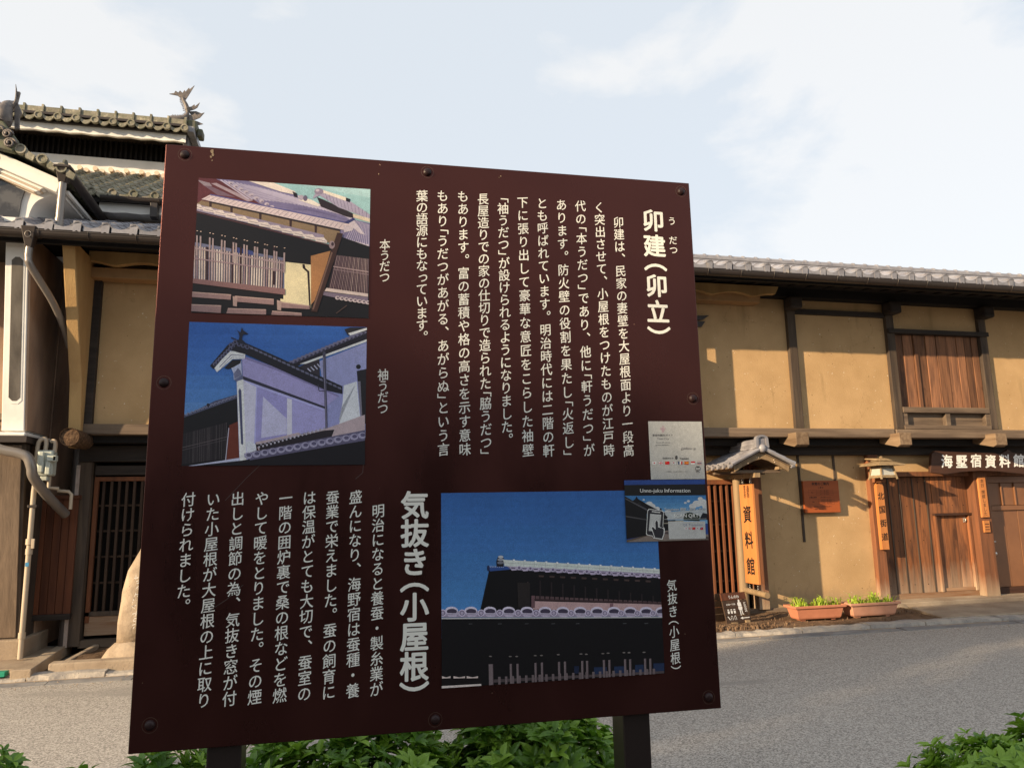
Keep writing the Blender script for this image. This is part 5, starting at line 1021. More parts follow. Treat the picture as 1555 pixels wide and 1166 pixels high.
# roofed sign frame sticking out from the wall
rs = thing('roofed_sign_frame', 'small tiled gable roof on pale posts sheltering the vertical museum sign', 'sign frame', (5.45, 9.3, 0))
MB().lathe((5.38, 9.50, .06), [(.062, 0), (.058, .9), (.055, 1.86)], 14).build('round_post', M_pole, rs, smooth=True)
tube('lower_pole', M_pole, rs, [(5.38, 9.50, .385), (5.38, 8.92, .365)], .038, 14)
box('upper_arm', M_pole, rs, 5.34, 5.42, 8.95, 9.60, 1.865, 1.925); box('cross_arm', M_beam, rs, 5.02, 5.78, 9.42, 9.49, 1.925, 1.965); box('cross_arm', M_beam, rs, 5.06, 5.76, 9.01, 9.07, 1.927, 1.967)
for x in (5.08, 5.72): box('purlin_end', M_pole, rs, x-.03, x+.03, 8.94, 9.60, 1.968, 2.008)
RX, RZ = 5.41, 2.235
for sg in (-1, 1):
    MB().prism([(RX, 8.88, RZ-.035), (RX+sg*.41, 8.88, RZ-.225), (RX+sg*.39, 8.88, RZ-.30), (RX+sg*.28, 8.88, RZ-.235), (RX+sg*.10, 8.88, RZ-.155), (RX, 8.88, RZ-.13)], (0, .035, 0)).build('barge_board', M_pole, rs, fixn=True, bevel=.004)
    MB().prism([(RX, 8.86, RZ-.03), (RX+sg*.46, 8.86, RZ-.24), (RX+sg*.46, 8.86, RZ-.255), (RX, 8.86, RZ-.045)], (0, .80, 0)).build('roof_deck', M_beam, rs, fixn=True)
    for j in range(3):
        d0, d1 = .03+.145*j, .03+.145*(j+1)+.02
        for k in range(5):
            y0 = 8.845+k*.15; mb = MB(); pr = []
            for i in range(7):
                t_ = i/6; z = .012*math.cos(t_*math.pi*2)+.012; pr.append((y0+t_*.153, z))
            top = [(RX+sg*d0, y, RZ-d0*.46+z+.016) for y, z in pr]; bot = [(RX+sg*d1, y, RZ-d1*.46+z+.026) for y, z in pr]
            mb.add(top+bot+[(a, b, c-.014) for a, b, c in top+bot], [(i, i+1, 8+i, 7+i) for i in range(6)]+[(15+i, 14+i, 21+i, 22+i) for i in range(6)]+[(7+i, 8+i, 22+i, 21+i) for i in range(6)]+[(0, 7, 21, 14), (13, 6, 20, 27)])
            mb.build('roof_tile', M_tile, rs, fixn=True)
    for k in range(5): MB().lathe((RX+sg*.455, 8.87+k*.15, RZ-.225), [(.030, -.035), (.034, .0), (.030, .012), (.012, .014)], 10, 'x').build('round_end_tile', M_tile, rs, smooth=True)
    MB().tube([(RX+sg*.02, 8.845, RZ+.005), (RX+sg*.46, 8.845, RZ-.20)], [.028, .030], 8).build('verge_roll', M_tile, rs, smooth=True)
for k in range(3): box('ridge_course', M_tile, rs, RX-.075+.012*k, RX+.075-.012*k, 8.86, 9.60, RZ+.005+k*.028, RZ+.030+k*.028, bevel=.004)
MB().tube([(RX, 8.86, RZ+.095), (RX, 9.56, RZ+.095)], .045, 12).build('ridge_cap', M_tile, rs, smooth=True)
MB().lathe((RX, 8.84, RZ+.005), [(.055, .03), (.056, -.01), (.046, -.028), (.022, -.040), (.004, -.043)], 16, 'y').build('round_ridge_end', M_tile, rs, smooth=True)
def arch(r0, r1, z0, z1): return [(RX+a, 8.75, z0) for a in (r0,)]
arcs = MB(); n = 12
o_ = [(RX+.088*math.cos(math.pi*k/n), RZ+.125+.055*math.sin(math.pi*k/n)) for k in range(n+1)]; i_ = [(RX+.055*math.cos(math.pi*k/n), RZ+.125+.028*math.sin(math.pi*k/n)) for k in range(n+1)]
o_ = [(RX+.095, RZ+.01)]+o_+[(RX-.095, RZ+.01)]; i_ = [(RX+.055, RZ+.01)]+i_+[(RX-.055, RZ+.01)]
for a in range(len(o_)-1): arcs.prism([(o_[a][0], 8.825, o_[a][1]), (o_[a+1][0], 8.825, o_[a+1][1]), (i_[a+1][0], 8.825, i_[a+1][1]), (i_[a][0], 8.825, i_[a][1])], (0, .06, 0))
arcs.build('ridge_end_arch', M_tile, rs, fixn=True); box('ridge_end_plate', M_tile, rs, RX-.06, RX+.06, 8.845, 8.87, RZ, RZ+.15, bevel=.01)
for x, z in ((-.07, -.115), (-.045, -.115), (-.20, -.19), (.18, -.145), (.19, -.175)): MB().lathe((RX+x, 8.878, RZ+z), [(.007, 0), (.006, -.006), (.001, -.009)], 8, 'y').build('nail_cap', M_cap, rs)
for y in (9.13, 9.33):
    for z in (1.845, 1.81): o = MB(); o.tube([(5.372+(.012*math.cos(k*.785)), y, z+.02*math.sin(k*.785)) for k in range(9)], .003, 5); o.build('chain_link', M_chrome, rs, smooth='full')
    for z in (.455, .425): o = MB(); o.tube([(5.372, y+(.010*math.cos(k*.785)), z+.018*math.sin(k*.785)) for k in range(9)], .003, 5); o.build('chain_link', M_chrome, rs, smooth='full')
# the hanging vertical sign, face towards the left
hs = thing('hanging_museum_sign', 'tall orange wooden sign reading museum in big black characters, hung under the little roof', 'sign', (5.372, 9.235, .48))
box('board', M_sign, hs, 5.355, 5.39, 9.07, 9.40, .485, 1.785, bevel=.004)
mb = MB(); lp = lambda u, v, e=0.0: Vector((5.3542-e, 9.235-u, -v)); vtext(mb, lp, 0, -1.56, -.54, '資料館', .235, .022, .06, sx=.9, sy=1.0); vtext(mb, lp, .055, -1.77, -1.61, '海野宿', .068, .01); vtext(mb, lp, -.025, -1.77, -1.61, '歴史民俗', .058, .01)
mb.build('lettering', M_blackink, hs)
# red orange notice board on the wall
nb = thing('notice_board', 'square red orange wooden notice board of opening details on the tan wall', 'notice board', (6.75, 9.6, 1.37))
box('board', M_signr, nb, 6.455, 7.03, 9.565, 9.60, 1.385, 1.835, bevel=.004); box('back_batten', M_darkz, nb, 6.445, 6.47, 9.60, 9.64, 1.36, 1.84)
mb = MB(); wp = wallpt(9.5645)
htext(mb, wp, 6.735, -1.775, '来館のご案内', .047, .022); htext(mb, wp, 6.735, -1.727, '入 館 料', .026, .014)
def rule(x0, x1, z0, z1): mb.poly([(x0, 9.5643, z0), (x1, 9.5643, z0), (x1, 9.5643, z1), (x0, 9.5643, z1)])
for z in (1.705, 1.680, 1.655, 1.628): rule(6.53 if z in (1.705, 1.628) else 6.66, 6.93, z, z+.0016)
for z in (1.575, 1.55, 1.525, 1.50): rule(6.53 if z in (1.575, 1.50) else 6.68, 6.94, z, z+.0016)
for a in (6.53, 6.66, 6.93): rule(a, a+.0016, 1.628, 1.7066)
for a in (6.53, 6.68, 6.94): rule(a, a+.0016, 1.50, 1.5766)
for z in (1.687, 1.662, 1.636): htext(mb, wp, 6.79, -z, '大人  一般  200円', .018, .006)
htext(mb, wp, 6.595, -1.662, '個人', .018, .01); htext(mb, wp, 6.60, -1.53, '団体', .018, .01)
htext(mb, wp, 6.60, -1.592, '共通入館券', .024, .02); htext(mb, wp, 6.80, -1.594, '二館の共通券もあります', .016, .008)
for z in (1.557, 1.532, 1.507): htext(mb, wp, 6.81, -z, '小中学生  一般  100円', .018, .006)
htext(mb, wp, 6.75, -1.462, '開館時間  午前9時から午後5時まで', .019, .008); htext(mb, wp, 6.68, -1.428, '休館日  年末年始', .019, .01)
mb.build('lettering', M_blackink, nb)
# long brown signboard over the gate
sb = thing('museum_signboard', 'long dark brown wavy signboard with white characters above the gate', 'signboard', (9.4, 9.45, 1.9))
up = [(8.44, 1.93), (8.50, 2.21), (8.56, 2.245), (9.0, 2.225), (9.5, 2.215), (9.72, 2.20), (9.80, 2.235), (9.86, 2.27), (9.93, 2.225), (10.1, 2.20), (10.38, 2.22), (10.40, 1.90)]
lo_ = [(10.2, 1.885), (9.9, 1.91), (9.6, 1.94), (9.3, 1.95), (9.0, 1.935), (8.7, 1.90)]
MB().prism([(x, 9.37, z) for x, z in up+lo_], (0, .05, 0)).build('board', M_signd, sb, fixn=True, bevel=.006)
for x in (8.7, 10.1): box('bracket', M_darkz, sb, x, x+.05, 9.42, 9.60, 2.0, 2.12)
mb = MB(); wp = wallpt(9.3695); x = 8.735
for c in '海墅宿資料館': htext(mb, wp, x, -(2.015+.006*math.sin(x*9)), c, .205, .024, shear=.12); x += .258
mb.build('lettering', M_whiteink, sb)
# vertical name board on the door post
kb = thing('road_name_board', 'narrow orange upright board with four black characters on the left gate post', 'sign', (7.66, 9.53, .85))
MB().prism([(7.605, 9.50, .845), (7.725, 9.50, .845), (7.725, 9.50, 1.745), (7.70, 9.50, 1.785), (7.665, 9.50, 1.80), (7.63, 9.50, 1.785), (7.605, 9.50, 1.745)], (0, .055, 0)).build('board', M_sign, kb, fixn=True, bevel=.004)
mb = MB(); vtext(mb, wallpt(9.4993), 7.665, -1.70, -.93, '北国街道', .112, .02, .1); mb.build('lettering', M_blackink, kb)
# closed-today board
cb = thing('closed_today_board', 'narrow pale orange board with small handwriting on the post beside the brown door', 'sign', (9.45, 9.5, 1.27))
box('board', M_sign, cb, 9.385, 9.52, 9.505, 9.535, 1.265, 1.86, bevel=.003)
mb = MB(); vtext(mb, wallpt(9.5043), 9.452, -1.835, -1.285, '本日 閉館しました', .062, 'nib', .1); mb.build('lettering', M_blackink, cb)
tb = thing('small_wood_plate', 'tiny orange wooden plate below the narrow board on the post', 'plate', (9.46, 9.5, 1.05)); box('board', M_sign, tb, 9.405, 9.51, 9.512, 9.538, 1.045, 1.215, bevel=.003)
for k in range(3): box('engraved_line', M_signd, tb, 9.42, 9.495, 9.5095, 9.5115, 1.08+k*.04, 1.092+k*.04, bevel=0)
# lantern
ln = thing('wall_lantern', 'weathered wooden lantern with pagoda roof on the left gate post', 'lantern', (7.60, 9.33, 1.84))
lx, ly = 7.57, 9.30
def frus(mb, x, y, a0, z0, a1, z1): mb.hexa([(x-a0, y-a0, z0), (x+a0, y-a0, z0), (x+a0, y+a0, z0), (x-a0, y+a0, z0)], [(x-a1, y-a1, z1), (x+a1, y-a1, z1), (x+a1, y+a1, z1), (x-a1, y+a1, z1)])
mb = MB(); frus(mb, lx, ly, .118, 1.865, .090, 2.015); mb.build('glass', M_glass, ln)
for sx in (-1, 1):
    for sy in (-1, 1): MB().hexa([(lx+sx*.128-.010, ly+sy*.128-.010, 1.835), (lx+sx*.128+.010, ly+sy*.128-.010, 1.835), (lx+sx*.128+.010, ly+sy*.128+.010, 1.835), (lx+sx*.128-.010, ly+sy*.128+.010, 1.835)], [(lx+sx*.095-.010, ly+sy*.095-.010, 2.02), (lx+sx*.095+.010, ly+sy*.095-.010, 2.02), (lx+sx*.095+.010, ly+sy*.095+.010, 2.02), (lx+sx*.095-.010, ly+sy*.095+.010, 2.02)]).build('corner_strip', M_lant, ln)
for z, a in ((1.865, .124), (1.885, .12), (1.995, .10)):
    for sg in (-1, 1): box('frame_rail', M_lant, ln, lx-a, lx+a, ly+sg*a-.006, ly+sg*a+.006, z-.008, z+.008, bevel=0); box('frame_rail', M_lant, ln, lx+sg*a-.006, lx+sg*a+.006, ly-a, ly+a, z-.008, z+.008, bevel=0)
mb = MB(); frus(mb, lx, ly, .225, 2.025, .20, 2.045); frus(mb, lx, ly, .20, 2.046, .075, 2.095); frus(mb, lx, ly, .105, 2.096, .09, 2.108); frus(mb, lx, ly, .09, 2.109, .035, 2.135); mb.build('roof', M_lant, ln)
MB().lathe((lx, ly, 2.135), [(.02, 0), (.028, .012), (.018, .022), (.006, .03)], 10).build('finial', M_lant, ln, smooth=True)
tube('bracket', M_lant, ln, [(lx-.04, ly, 2.12), (lx-.06, 9.56, 2.14)], .012, 8); box('mount', M_postw, ln, 7.59, 7.68, 9.38, 9.56, 1.80, 1.86)
tube('lamp_wire', M_black, ln, [(7.66, 9.56, 1.99), (7.92, 9.60, 1.90)], .004, 6)
# planters with strappy leaves
def planter(x0, x1, m, label, seed):
    r_ = random.Random(seed); t = thing('flower_planter', label, 'planter', ((x0+x1)/2, 8.86, .05), group='planters by the museum wall')
    a, b, y0, y1, z0, z1 = x0+.05, x1-.05, 8.79, 8.95, .065, .235
    def ring(e, z): return [(a-e, y0-e*.7, z), (b+e, y0-e*.7, z), (b+e, y1+e*.7, z), (a-e, y1+e*.7, z)]
    mb = MB(); lv = [ring(0, z0), ring(.015, z0+.02), ring(.045, z1-.035), ring(.075, z1-.033), ring(.08, z1), ring(.055, z1), ring(.045, z1-.03)]
    vs = [p for q_ in lv for p in q_]; fs = [(3, 2, 1, 0)]
    for i in range(len(lv)-1):
        for k in range(4): k2 = (k+1) % 4; fs.append((i*4+k, i*4+k2, i*4+4+k2, i*4+4+k))
    mb.add(vs, fs); mb.build('box', m, t, bevel=.006)
    for x in (a+.05, b-.11): box('foot', m, t, x, x+.06, y0+.02, y1-.02, .045, .066)
    box('potting_soil', M_soil, t, a-.03, b+.03, y0-.02, y1+.02, z1-.055, z1-.028, bevel=0)
    mb = MB()
    for k in range(230):
        x, y = r_.uniform(a-.02, b+.02), r_.uniform(y0, y1); an = r_.random()*6.28; L_ = r_.uniform(.04, .17)*(.7+.5*math.sin(x*23)); w_ = .0085; sp = r_.uniform(.2, .9)
        d = Vector((math.cos(an), math.sin(an), 0)); s_ = Vector((-d.y, d.x, 0))*w_; p = Vector((x, y, z1-.03)); q1 = p+d*L_*.4*sp+Vector((0, 0, L_*.7)); q2 = p+d*L_*(.6+.6*sp)+Vector((0, 0, L_*(.95-.45*sp)))
        mb.add([p-s_*.6, p+s_*.6, q1+s_, q1-s_, q2], [(0, 1, 2, 3), (3, 2, 4)])
    o = mb.build('leaves', M_grass, t); o['kind'] = 'stuff'
planter(5.67, 6.36, M_terra, 'terracotta planter of yellow green leaves, left of the two by the wall', 1)
planter(6.47, 7.17, M_terra2, 'paler pink planter of yellow green leaves, right one, beside the gate post', 2)
# folding board on the ground
ab = thing('folding_board_sign', 'small dark wooden A board with white drawings leaning by the lattice', 'A board', (4.95, 8.9, .05))
A0 = Vector((4.735, 8.815, .062)); AX = Vector((.40, .10, .0)).normalized(); AU = Vector((-.02, .10, .37)).normalized(); AN = AX.cross(AU).normalized()
if AN.y > 0: AN = -AN
ap = lambda u, v, e=0.0: A0+AX*u+AU*(-v)+AN*(.0008+e)
for i in range(4):
    z0, z1 = i*.093, (i+1)*.093-.004; q4 = [A0+AX*-.0+AU*z0, A0+AX*.405+AU*z0, A0+AX*.405+AU*z1, A0+AU*z1]; MB().prism(q4, -AN*.018).build('plank', M_latd if i < 3 else M_fence, ab, fixn=True, bevel=.002)
for i in range(4):
    B0 = Vector((4.66, 9.07, .06)); BU = Vector((.03, -.07, .36)).normalized(); z0, z1 = i*.09, (i+1)*.09-.004
    MB().prism([B0+BU*z0, B0+AX*.39+BU*z0, B0+AX*.39+BU*z1, B0+BU*z1], AN*-.015).build('plank', M_latd, ab, fixn=True, bevel=.002)
for u in (.02, .36): MB().prism([A0+AX*u-AU*.02-AN*.019, A0+AX*(u+.03)-AU*.02-AN*.019, A0+AX*(u+.03)+AU*.37-AN*.019, A0+AX*u+AU*.37-AN*.019], -AN*.02).build('leg', M_latd, ab, fixn=True)
box('foot_block', M_pole, ab, 4.80, 4.88, 8.80, 8.86, .04, .075); box('foot_block', M_pole, ab, 5.02, 5.08, 8.86, 8.92, .05, .085)
mb = MB(); htext(mb, ap, .20, -.300, 'うんのわ', .046, .01); htext(mb, ap, .125, -.218, '10:00～17:00', .028, .012)
htext(mb, ap, .372, -.12, '500M', .052, .008, rot=1, center=False)
fig = [(.252, .275), (.262, .283), (.275, .28), (.283, .265), (.283, .252), (.296, .242), (.300, .222), (.292, .205), (.300, .195), (.303, .165), (.292, .150), (.292, .115), (.305, .100), (.300, .092), (.282, .095), (.279, .145), (.268, .148), (.262, .118), (.268, .096), (.262, .085), (.250, .088), (.252, .115), (.256, .148), (.240, .160), (.242, .185), (.235, .178), (.238, .195), (.245, .212), (.237, .228), (.232, .240), (.245, .258)]
mb.poly([ap(x, -z) for x, z in fig]) if False else None
def fan(pts):
    c = (sum(p[0] for p in pts)/len(pts), sum(p[1] for p in pts)/len(pts))
    for a, b in zip(pts, pts[1:]+pts[:1]): mb.poly([ap(*c), ap(*a), ap(*b)])
for q4 in ([(.252, .262), (.262, .280), (.276, .280), (.284, .262), (.278, .245), (.258, .245)], [(.240, .246), (.296, .244), (.300, .205), (.296, .195), (.244, .195), (.236, .215)], [(.240, .192), (.302, .192), (.302, .160), (.290, .150), (.250, .150), (.236, .165)], [(.250, .148), (.268, .148), (.266, .098), (.252, .098)], [(.278, .148), (.294, .148), (.296, .108), (.282, .108)], [(.246, .096), (.268, .096), (.266, .086), (.252, .084)], [(.280, .106), (.306, .106), (.308, .096), (.284, .095)]): fan([(x, -z) for x, z in q4])
fan([(.235, -.052), (.27, -.068), (.27, -.058), (.385, -.058), (.385, -.048), (.27, -.048), (.27, -.037)])
for cx in (.065, .115, .165):
    fan([(cx-.015, -.170), (cx+.015, -.170), (cx+.012, -.158), (cx-.012, -.158)]); fan([(cx-.016, -.150), (cx+.016, -.150), (cx+.013, -.118), (cx-.013, -.118)])
fan([(.03, -.085), (.04, -.09), (.07, -.048), (.060, -.040)])
for cx in (.10, .155):
    fan([(cx-.016, -.075), (cx-.010, -.075), (cx-.010, -.04), (cx-.016, -.04)]); fan([(cx+.010, -.075), (cx+.016, -.075), (cx+.016, -.04), (cx+.010, -.04)]); fan([(cx-.012, -.090), (cx+.012, -.090), (cx+.014, -.082), (cx-.014, -.082)])
mb.build('white_drawing', M_whiteink, ab)

# ================================================================== alley between the houses (left)
gm = thing('gas_meter', 'grey green gas meter on tan pipes in the alley by the white house', 'gas meter', (-3.02, 8.9, 1.9))
box('meter_body', M_meter, gm, -3.10, -2.945, 8.84, 8.98, 1.95, 2.22, bevel=.02); box('front_cover', M_meter, gm, -3.075, -3.02, 8.80, 8.84, 1.98, 2.20, bevel=.012); box('side_cover', M_meter, gm, -3.005, -2.955, 8.81, 8.84, 1.96, 2.10, bevel=.01)
box('counter_box', M_meter, gm, -2.985, -2.90, 8.79, 8.86, 2.10, 2.16, bevel=.006); box('counter_glass', M_black, gm, -2.925, -2.905, 8.785, 8.79, 2.11, 2.15, bevel=0); box('bottom_cap', M_meter, gm, -3.06, -2.99, 8.86, 8.96, 1.90, 1.95, bevel=.01)
tube('gas_pipe', M_pvc, gm, bez([(-3.13, 8.93, 1.95), (-3.13, 8.93, 2.25), (-3.11, 8.93, 2.33), (-3.065, 8.93, 2.345), (-3.05, 8.93, 2.30), (-3.05, 8.92, 2.20)], 5), .022, 10); tube('gas_pipe', M_pvc, gm, bez([(-3.01, 8.95, 2.32), (-2.98, 8.94, 2.325), (-2.96, 8.93, 2.29), (-2.96, 8.92, 2.20)], 5), .022, 10)
tube('gas_pipe', M_pvc, gm, [(-3.13, 8.93, 1.95), (-3.125, 8.93, .10)], .026, 12)
for z, r in ((1.30, .040), (1.20, .034), (.36, .034)): tube('pipe_socket', M_pvc, gm, [(-3.126, 8.93, z), (-3.126, 8.93, z-.06)], r, 12)
tube('gas_pipe', M_pvc, gm, [(-3.0, 8.95, 1.95), (-3.0, 8.95, 1.83), (-2.92, 9.0, 1.82)], .02, 8); box('valve_handle', M_pvc, gm, -3.10, -3.07, 8.89, 8.91, 1.20, 1.30); box('pipe_clip', M_gut, gm, -3.17, -3.08, 8.90, 8.96, 1.62, 1.65); box('blue_tag', mat('blue tape', (.05, .22, .4, 1)), gm, -3.142, -3.108, 8.899, 8.904, 1.02, 1.06, bevel=0)
tube('gas_pipe', M_pvc, gm, [(-2.96, 9.1, 1.80), (-2.85, 9.1, 1.79), (-2.82, 9.1, 1.76), (-2.82, 9.1, 1.60)], .018, 8)
dp = tube('rain_downpipe', M_spout, None, bez([(-3.75, 8.66, 2.36), (-3.40, 8.66, 2.22), (-3.20, 8.66, 2.17), (-3.12, 8.66, 2.13), (-3.08, 8.67, 2.03), (-3.07, 8.72, 1.93), (-3.01, 8.95, 1.75), (-2.93, 9.3, 1.55)], 6), .05, 16)
tag(dp, 'thick grey downpipe bending across the dark pillar of the white house', 'downpipe')
bp = tube('black_pipe', M_gut, None, [(-2.93, 9.53, 2.3), (-2.93, 9.53, .08)], .045, 12); tag(bp, 'upright black pipe in the alley behind the red brown board panel', 'pipe')
o = box('white_board_strip', M_whitep, None, -2.915, -2.875, 9.49, 9.515, .10, 2.10); tag(o, 'narrow pale painted strip between black pipe and door post', 'board')
fp = thing('board_fence', 'red brown board panel closing the alley beside the lattice door', 'fence', (-3.03, 9.45, .45))
for k in range(5): a = -3.245+k*.080; box('board', M_fence, fp, a+.002, a+.078, 9.44-rg.uniform(0, .006), 9.465, .47, 1.715, bevel=.003)
box('top_rail', M_fence, fp, -3.255, -2.83, 9.42, 9.48, 1.715, 1.76); box('bottom_rail', M_dark, fp, -3.26, -2.84, 9.41, 9.48, .41, .47); box('side_post', M_dark, fp, -3.30, -3.25, 9.42, 9.49, .36, 1.75)
o = box('green_box', M_green, None, -3.26, -3.03, 8.32, 8.42, .04, .085); tag(o, 'bit of green plastic on the kerb at the left edge', 'plastic piece')
# stone monument
mo = thing('stone_monument', 'tall pale natural stone marker with carved characters on a rounded base, half behind the panel', 'stone monument', (-1.9, 8.72, .08))
def blob(levels, nseg=18, jit=.01, seed=1):
    r_ = random.Random(seed); vs = []; fs = []
    for (x, y, rx, ry, z) in levels:
        for k in range(nseg):
            a = k*2*math.pi/nseg; e = 1/(abs(math.cos(a))**2.6+abs(math.sin(a))**2.6)**(1/2.6); j = 1+r_.uniform(-jit, jit); vs.append((x+rx*math.cos(a)*e*j, y+ry*math.sin(a)*e*j, z+r_.uniform(-jit, jit)*.3))
    n = len(levels)
    for i in range(n-1):
        for k in range(nseg): k2 = (k+1) % nseg; fs.append((i*nseg+k, i*nseg+k2, (i+1)*nseg+k2, (i+1)*nseg+k))
    fs.append(tuple(reversed(range(nseg)))); fs.append(tuple(range((n-1)*nseg, n*nseg))); return MB().add(vs, fs)
blob([(-1.88, 8.74, .43, .19, .05), (-1.88, 8.74, .43, .20, .10), (-1.88, 8.74, .38, .18, .18), (-1.89, 8.74, .31, .14, .235), (-1.90, 8.74, .2, .10, .25)], seed=4).build('base_stone', M_stone, mo, smooth='full')
sm = blob([(-1.92, 8.74, .26, .09, .22), (-1.92, 8.74, .265, .095, .45), (-1.91, 8.74, .255, .09, .75), (-1.88, 8.74, .22, .085, .95), (-1.85, 8.74, .165, .08, 1.15), (-1.83, 8.74, .12, .07, 1.35), (-1.82, 8.74, .06, .05, 1.47)], jit=.045, seed=5).build('standing_stone', M_stone, mo, smooth='full'); rough_edge(sm, .035, .12)
mb = MB()
for k in range(9):
    for j in range(4):
        cx, cz = -2.0+.012*math.sin(k), .90-k*.062; a = random.random()*3.14; l = random.uniform(.010, .022); dx, dz = math.cos(a)*l, math.sin(a)*l; ox, oz = random.uniform(-.015, .015), random.uniform(-.02, .02)
        mb.poly([(cx+ox-dx, 8.628, cz+oz-dz), (cx+ox+dx, 8.628, cz+oz+dz), (cx+ox+dx-.002, 8.628, cz+oz+dz+.005), (cx+ox-dx-.002, 8.628, cz+oz-dz+.005)])
o = mb.build('carved_strokes', M_whiteink, mo); o['kind'] = 'stuff'

# ================================================================== planting
def azalea(label, cx, cy, rx, ry, h, n, seed, young=.25, flat=.55):
    r_ = random.Random(seed); t = thing('azalea_shrub', label, 'shrub', (cx, cy, .05), group='azalea shrubs below the panel')
    mb = MB()
    for k in range(46):
        a = r_.random()*6.28; e = r_.random()**.5*.8; p0 = (cx+rx*.25*math.cos(a), cy+ry*.25*math.sin(a), .04); p2 = (cx+rx*e*math.cos(a), cy+ry*e*math.sin(a), h*(.93-.35*e*e)); p1 = ((p0[0]+p2[0])/2+r_.uniform(-.04, .04), (p0[1]+p2[1])/2, p2[2]*.45)
        mb.tube([p0, p1, p2], [.007, .005, .0025], 5, caps=False)
    o = mb.build('stems', M_stem, t); o['kind'] = 'stuff'
    V_ = []; F_ = []; MI = []
    def leaf(p, d, up, L_, w_, mi):
        s_ = d.cross(up).normalized()*w_; up2 = s_.cross(d).normalized(); n0 = len(V_)
        if up2.z < 0: up2 = -up2
        m1 = p+d*L_*.35; m2 = p+d*L_*.72
        V_.extend([tuple(p), tuple(m1+s_*.9+up2*L_*.07), tuple(m1), tuple(m1-s_*.9+up2*L_*.07), tuple(m2+s_*.7+up2*L_*.02), tuple(m2-up2*L_*.03), tuple(m2-s_*.7+up2*L_*.02), tuple(p+d*L_-up2*L_*.12)])
        F_.extend([(n0, n0+1, n0+2), (n0, n0+2, n0+3), (n0+1, n0+4, n0+5, n0+2), (n0+2, n0+5, n0+6, n0+3), (n0+4, n0+7, n0+5), (n0+5, n0+7, n0+6)]); MI.extend([mi]*6)
    for k in range(n):
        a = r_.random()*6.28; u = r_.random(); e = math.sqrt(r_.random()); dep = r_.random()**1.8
        bump = 1+.10*math.sin(a*3+seed)+.07*math.sin(a*7+seed*2)+.06*math.sin(e*9+a*2)
        x = cx+rx*e*math.cos(a)*bump; y = cy+ry*e*math.sin(a)*bump
        zt = h*(1-.34*e**2.6)*(1+.07*math.sin(x*13+seed)+.06*math.sin(y*17)+.04*math.sin(x*31)); z = zt-dep*h*.72*(1-.2*e)
        top = dep < .12; tilt = Vector((math.cos(a)*e*.8+r_.uniform(-.3, .3), math.sin(a)*e*.8+r_.uniform(-.3, .3), 1)).normalized()
        if top and r_.random() < .5: z += r_.uniform(0, .05)
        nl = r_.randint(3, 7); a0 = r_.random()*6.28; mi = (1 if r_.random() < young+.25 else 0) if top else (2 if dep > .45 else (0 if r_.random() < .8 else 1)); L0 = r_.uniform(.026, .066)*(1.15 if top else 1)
        ex = tilt.cross(Vector((.3, .1, 1))).normalized() if abs(tilt.z) < .98 else Vector((1, 0, 0)); ey = tilt.cross(ex).normalized()
        for j in range(nl):
            b = a0+j*6.28/nl+r_.uniform(-.3, .3); up = r_.uniform(.25, .9) if top else r_.uniform(-.1, .6)
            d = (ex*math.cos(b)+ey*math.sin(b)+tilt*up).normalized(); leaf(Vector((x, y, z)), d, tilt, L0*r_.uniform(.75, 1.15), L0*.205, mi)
    me = bpy.data.meshes.new('foliage'); c = Vector((cx, cy, h*.6)); me.from_pydata([(v[0]-c.x, v[1]-c.y, v[2]-c.z) for v in V_], [], F_)
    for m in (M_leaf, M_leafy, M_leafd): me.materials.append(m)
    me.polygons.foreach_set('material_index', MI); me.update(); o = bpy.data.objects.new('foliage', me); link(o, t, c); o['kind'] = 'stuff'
azalea('azalea shrub with bright new leaves directly under the left half of the panel', .06, 2.62, .48, .34, .76, 3000, 11)
azalea('dense azalea shrub under the right half of the panel by the right post', .66, 2.66, .38, .33, .83, 2700, 12)
azalea('low azalea shoots left of the left post under the panel corner', -.56, 2.62, .30, .26, .715, 1400, 13)
azalea('azalea shrub peeping in at the bottom left corner', -1.18, 2.72, .27, .3, .775, 1500, 14)
azalea('azalea shrub with glossy leaves in the bottom right corner beside the road', 2.78, 2.42, .76, .42, .595, 5200, 15, .45)
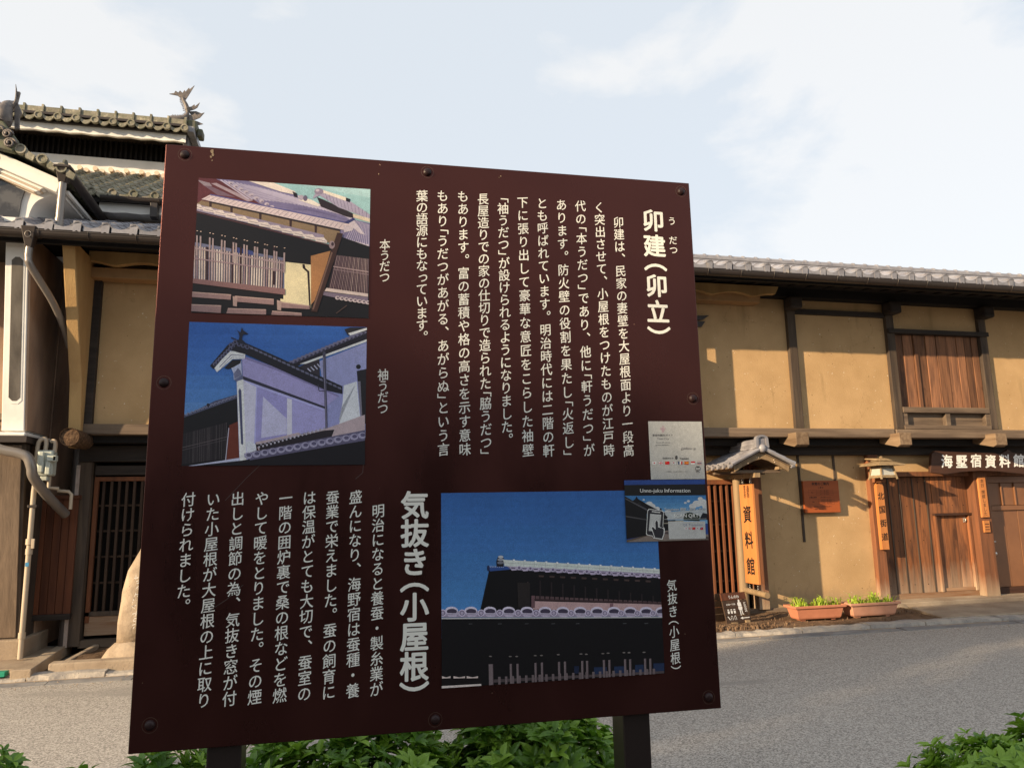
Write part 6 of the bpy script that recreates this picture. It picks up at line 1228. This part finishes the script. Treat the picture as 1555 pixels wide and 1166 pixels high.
# trees behind the photographer whose shade falls over the street and the lower panel
def conifer(label, x, y, r, z0, z1, seed, n=3800, taper=.25, wisp=0.0):
    r_ = random.Random(seed); t = thing('cypress_tree', label, 'tree', (x, y, 0), group='cypresses on the near side of the street')
    MB().lathe((x, y, 0), [(.16, 0), (.12, z0+.5), (.07, z1*.7), (.02, z1*.95)], 10).build('trunk', M_bark, t, smooth=True)
    mb = MB(); L_ = [z0+(z1-z0)*i/14 for i in range(15)]; ns = 20; vs = []
    def rad(f): return r*(1-taper*f**2.5)*min(1, 1.0 if f < .93 else math.sqrt(max(.02, (1-f)/.07)))
    for i, z in enumerate(L_):
        f = i/14
        for k in range(ns): a = k*6.283/ns; rr = rad(f)*.86*(1+r_.uniform(-.08, .08)); vs.append((x+rr*math.cos(a), y+rr*math.sin(a), z+r_.uniform(-.05, .05)))
    fs = [(i*ns+k, i*ns+(k+1) % ns, (i+1)*ns+(k+1) % ns, (i+1)*ns+k) for i in range(14) for k in range(ns)]+[tuple(reversed(range(ns))), tuple(range(14*ns, 15*ns))]
    mb.add(vs, fs)
    for k in range(n):
        f = r_.random(); a = r_.random()*6.283; rr = rad(f)*r_.uniform(.8, 1.12); p = Vector((x+rr*math.cos(a), y+rr*math.sin(a), z0+(z1-z0)*f+r_.uniform(-.05, .12))); d = Vector((math.cos(a)+r_.uniform(-.6, .6), math.sin(a)+r_.uniform(-.6, .6), r_.uniform(.1, 1.2))).normalized()*r_.uniform(.12, .28); s_ = d.cross(Vector((r_.random(), r_.random(), r_.random()))).normalized()*.05
        mb.add([p-s_, p+s_, p+d], [(0, 1, 2)])
    for k in range(int(700*wisp)):     # loose open sprays at the top
        f = r_.random()**1.7; a = r_.random()*6.283; rr = r*math.sqrt(r_.random()); p = Vector((x+rr*math.cos(a), y+rr*math.sin(a), z1-.15+f*wisp)); d = Vector((r_.uniform(-1, 1), r_.uniform(-1, 1), r_.uniform(.2, 1.2))).normalized()*r_.uniform(.05, .11); s_ = d.cross(Vector((r_.random(), r_.random(), r_.random()))).normalized()*.018
        mb.add([p-s_, p+s_, p+d], [(0, 1, 2)])
    o = mb.build('crown', M_conif, t); o['kind'] = 'stuff'
def qx(q_, y): return (q_+.9135*y)/.4067
conifer('tall dark cypress farthest left behind the viewpoint', qx(-4.33, -3), -3, 1.03, .3, 8.7, 21)
conifer('tall dark cypress in the middle behind the viewpoint', qx(-2.50, -3), -3, .83, .3, 8.9, 22)
conifer('shorter cypress nearest the panel behind the viewpoint', qx(-1.36, -3), -3, .60, .3, 4.95, 23, 3000, wisp=.95)
# dark shed across the pavement behind the viewpoint; the glossy panel mirrors it
sh = thing('timber_shed', 'low dark boarded shed behind the viewpoint, mirrored in the panel', 'shed', (2, -8, 0))
box('wall', M_dark, sh, -7, 11, -11, -8, 0, 2.9, bevel=0)
for k in range(60): box('wall_board', M_dark, sh, -7+k*.3, -7+k*.3+.285, -8.0, -7.97, .1, 2.88, bevel=0)
MB().prism([(-7.3, -7.6, 2.85), (-7.3, -9.5, 3.75), (-7.3, -11.4, 2.85)], (18.6, 0, 0)).build('roof', M_mossd, sh, fixn=True)
bpy.context.view_layer.update()
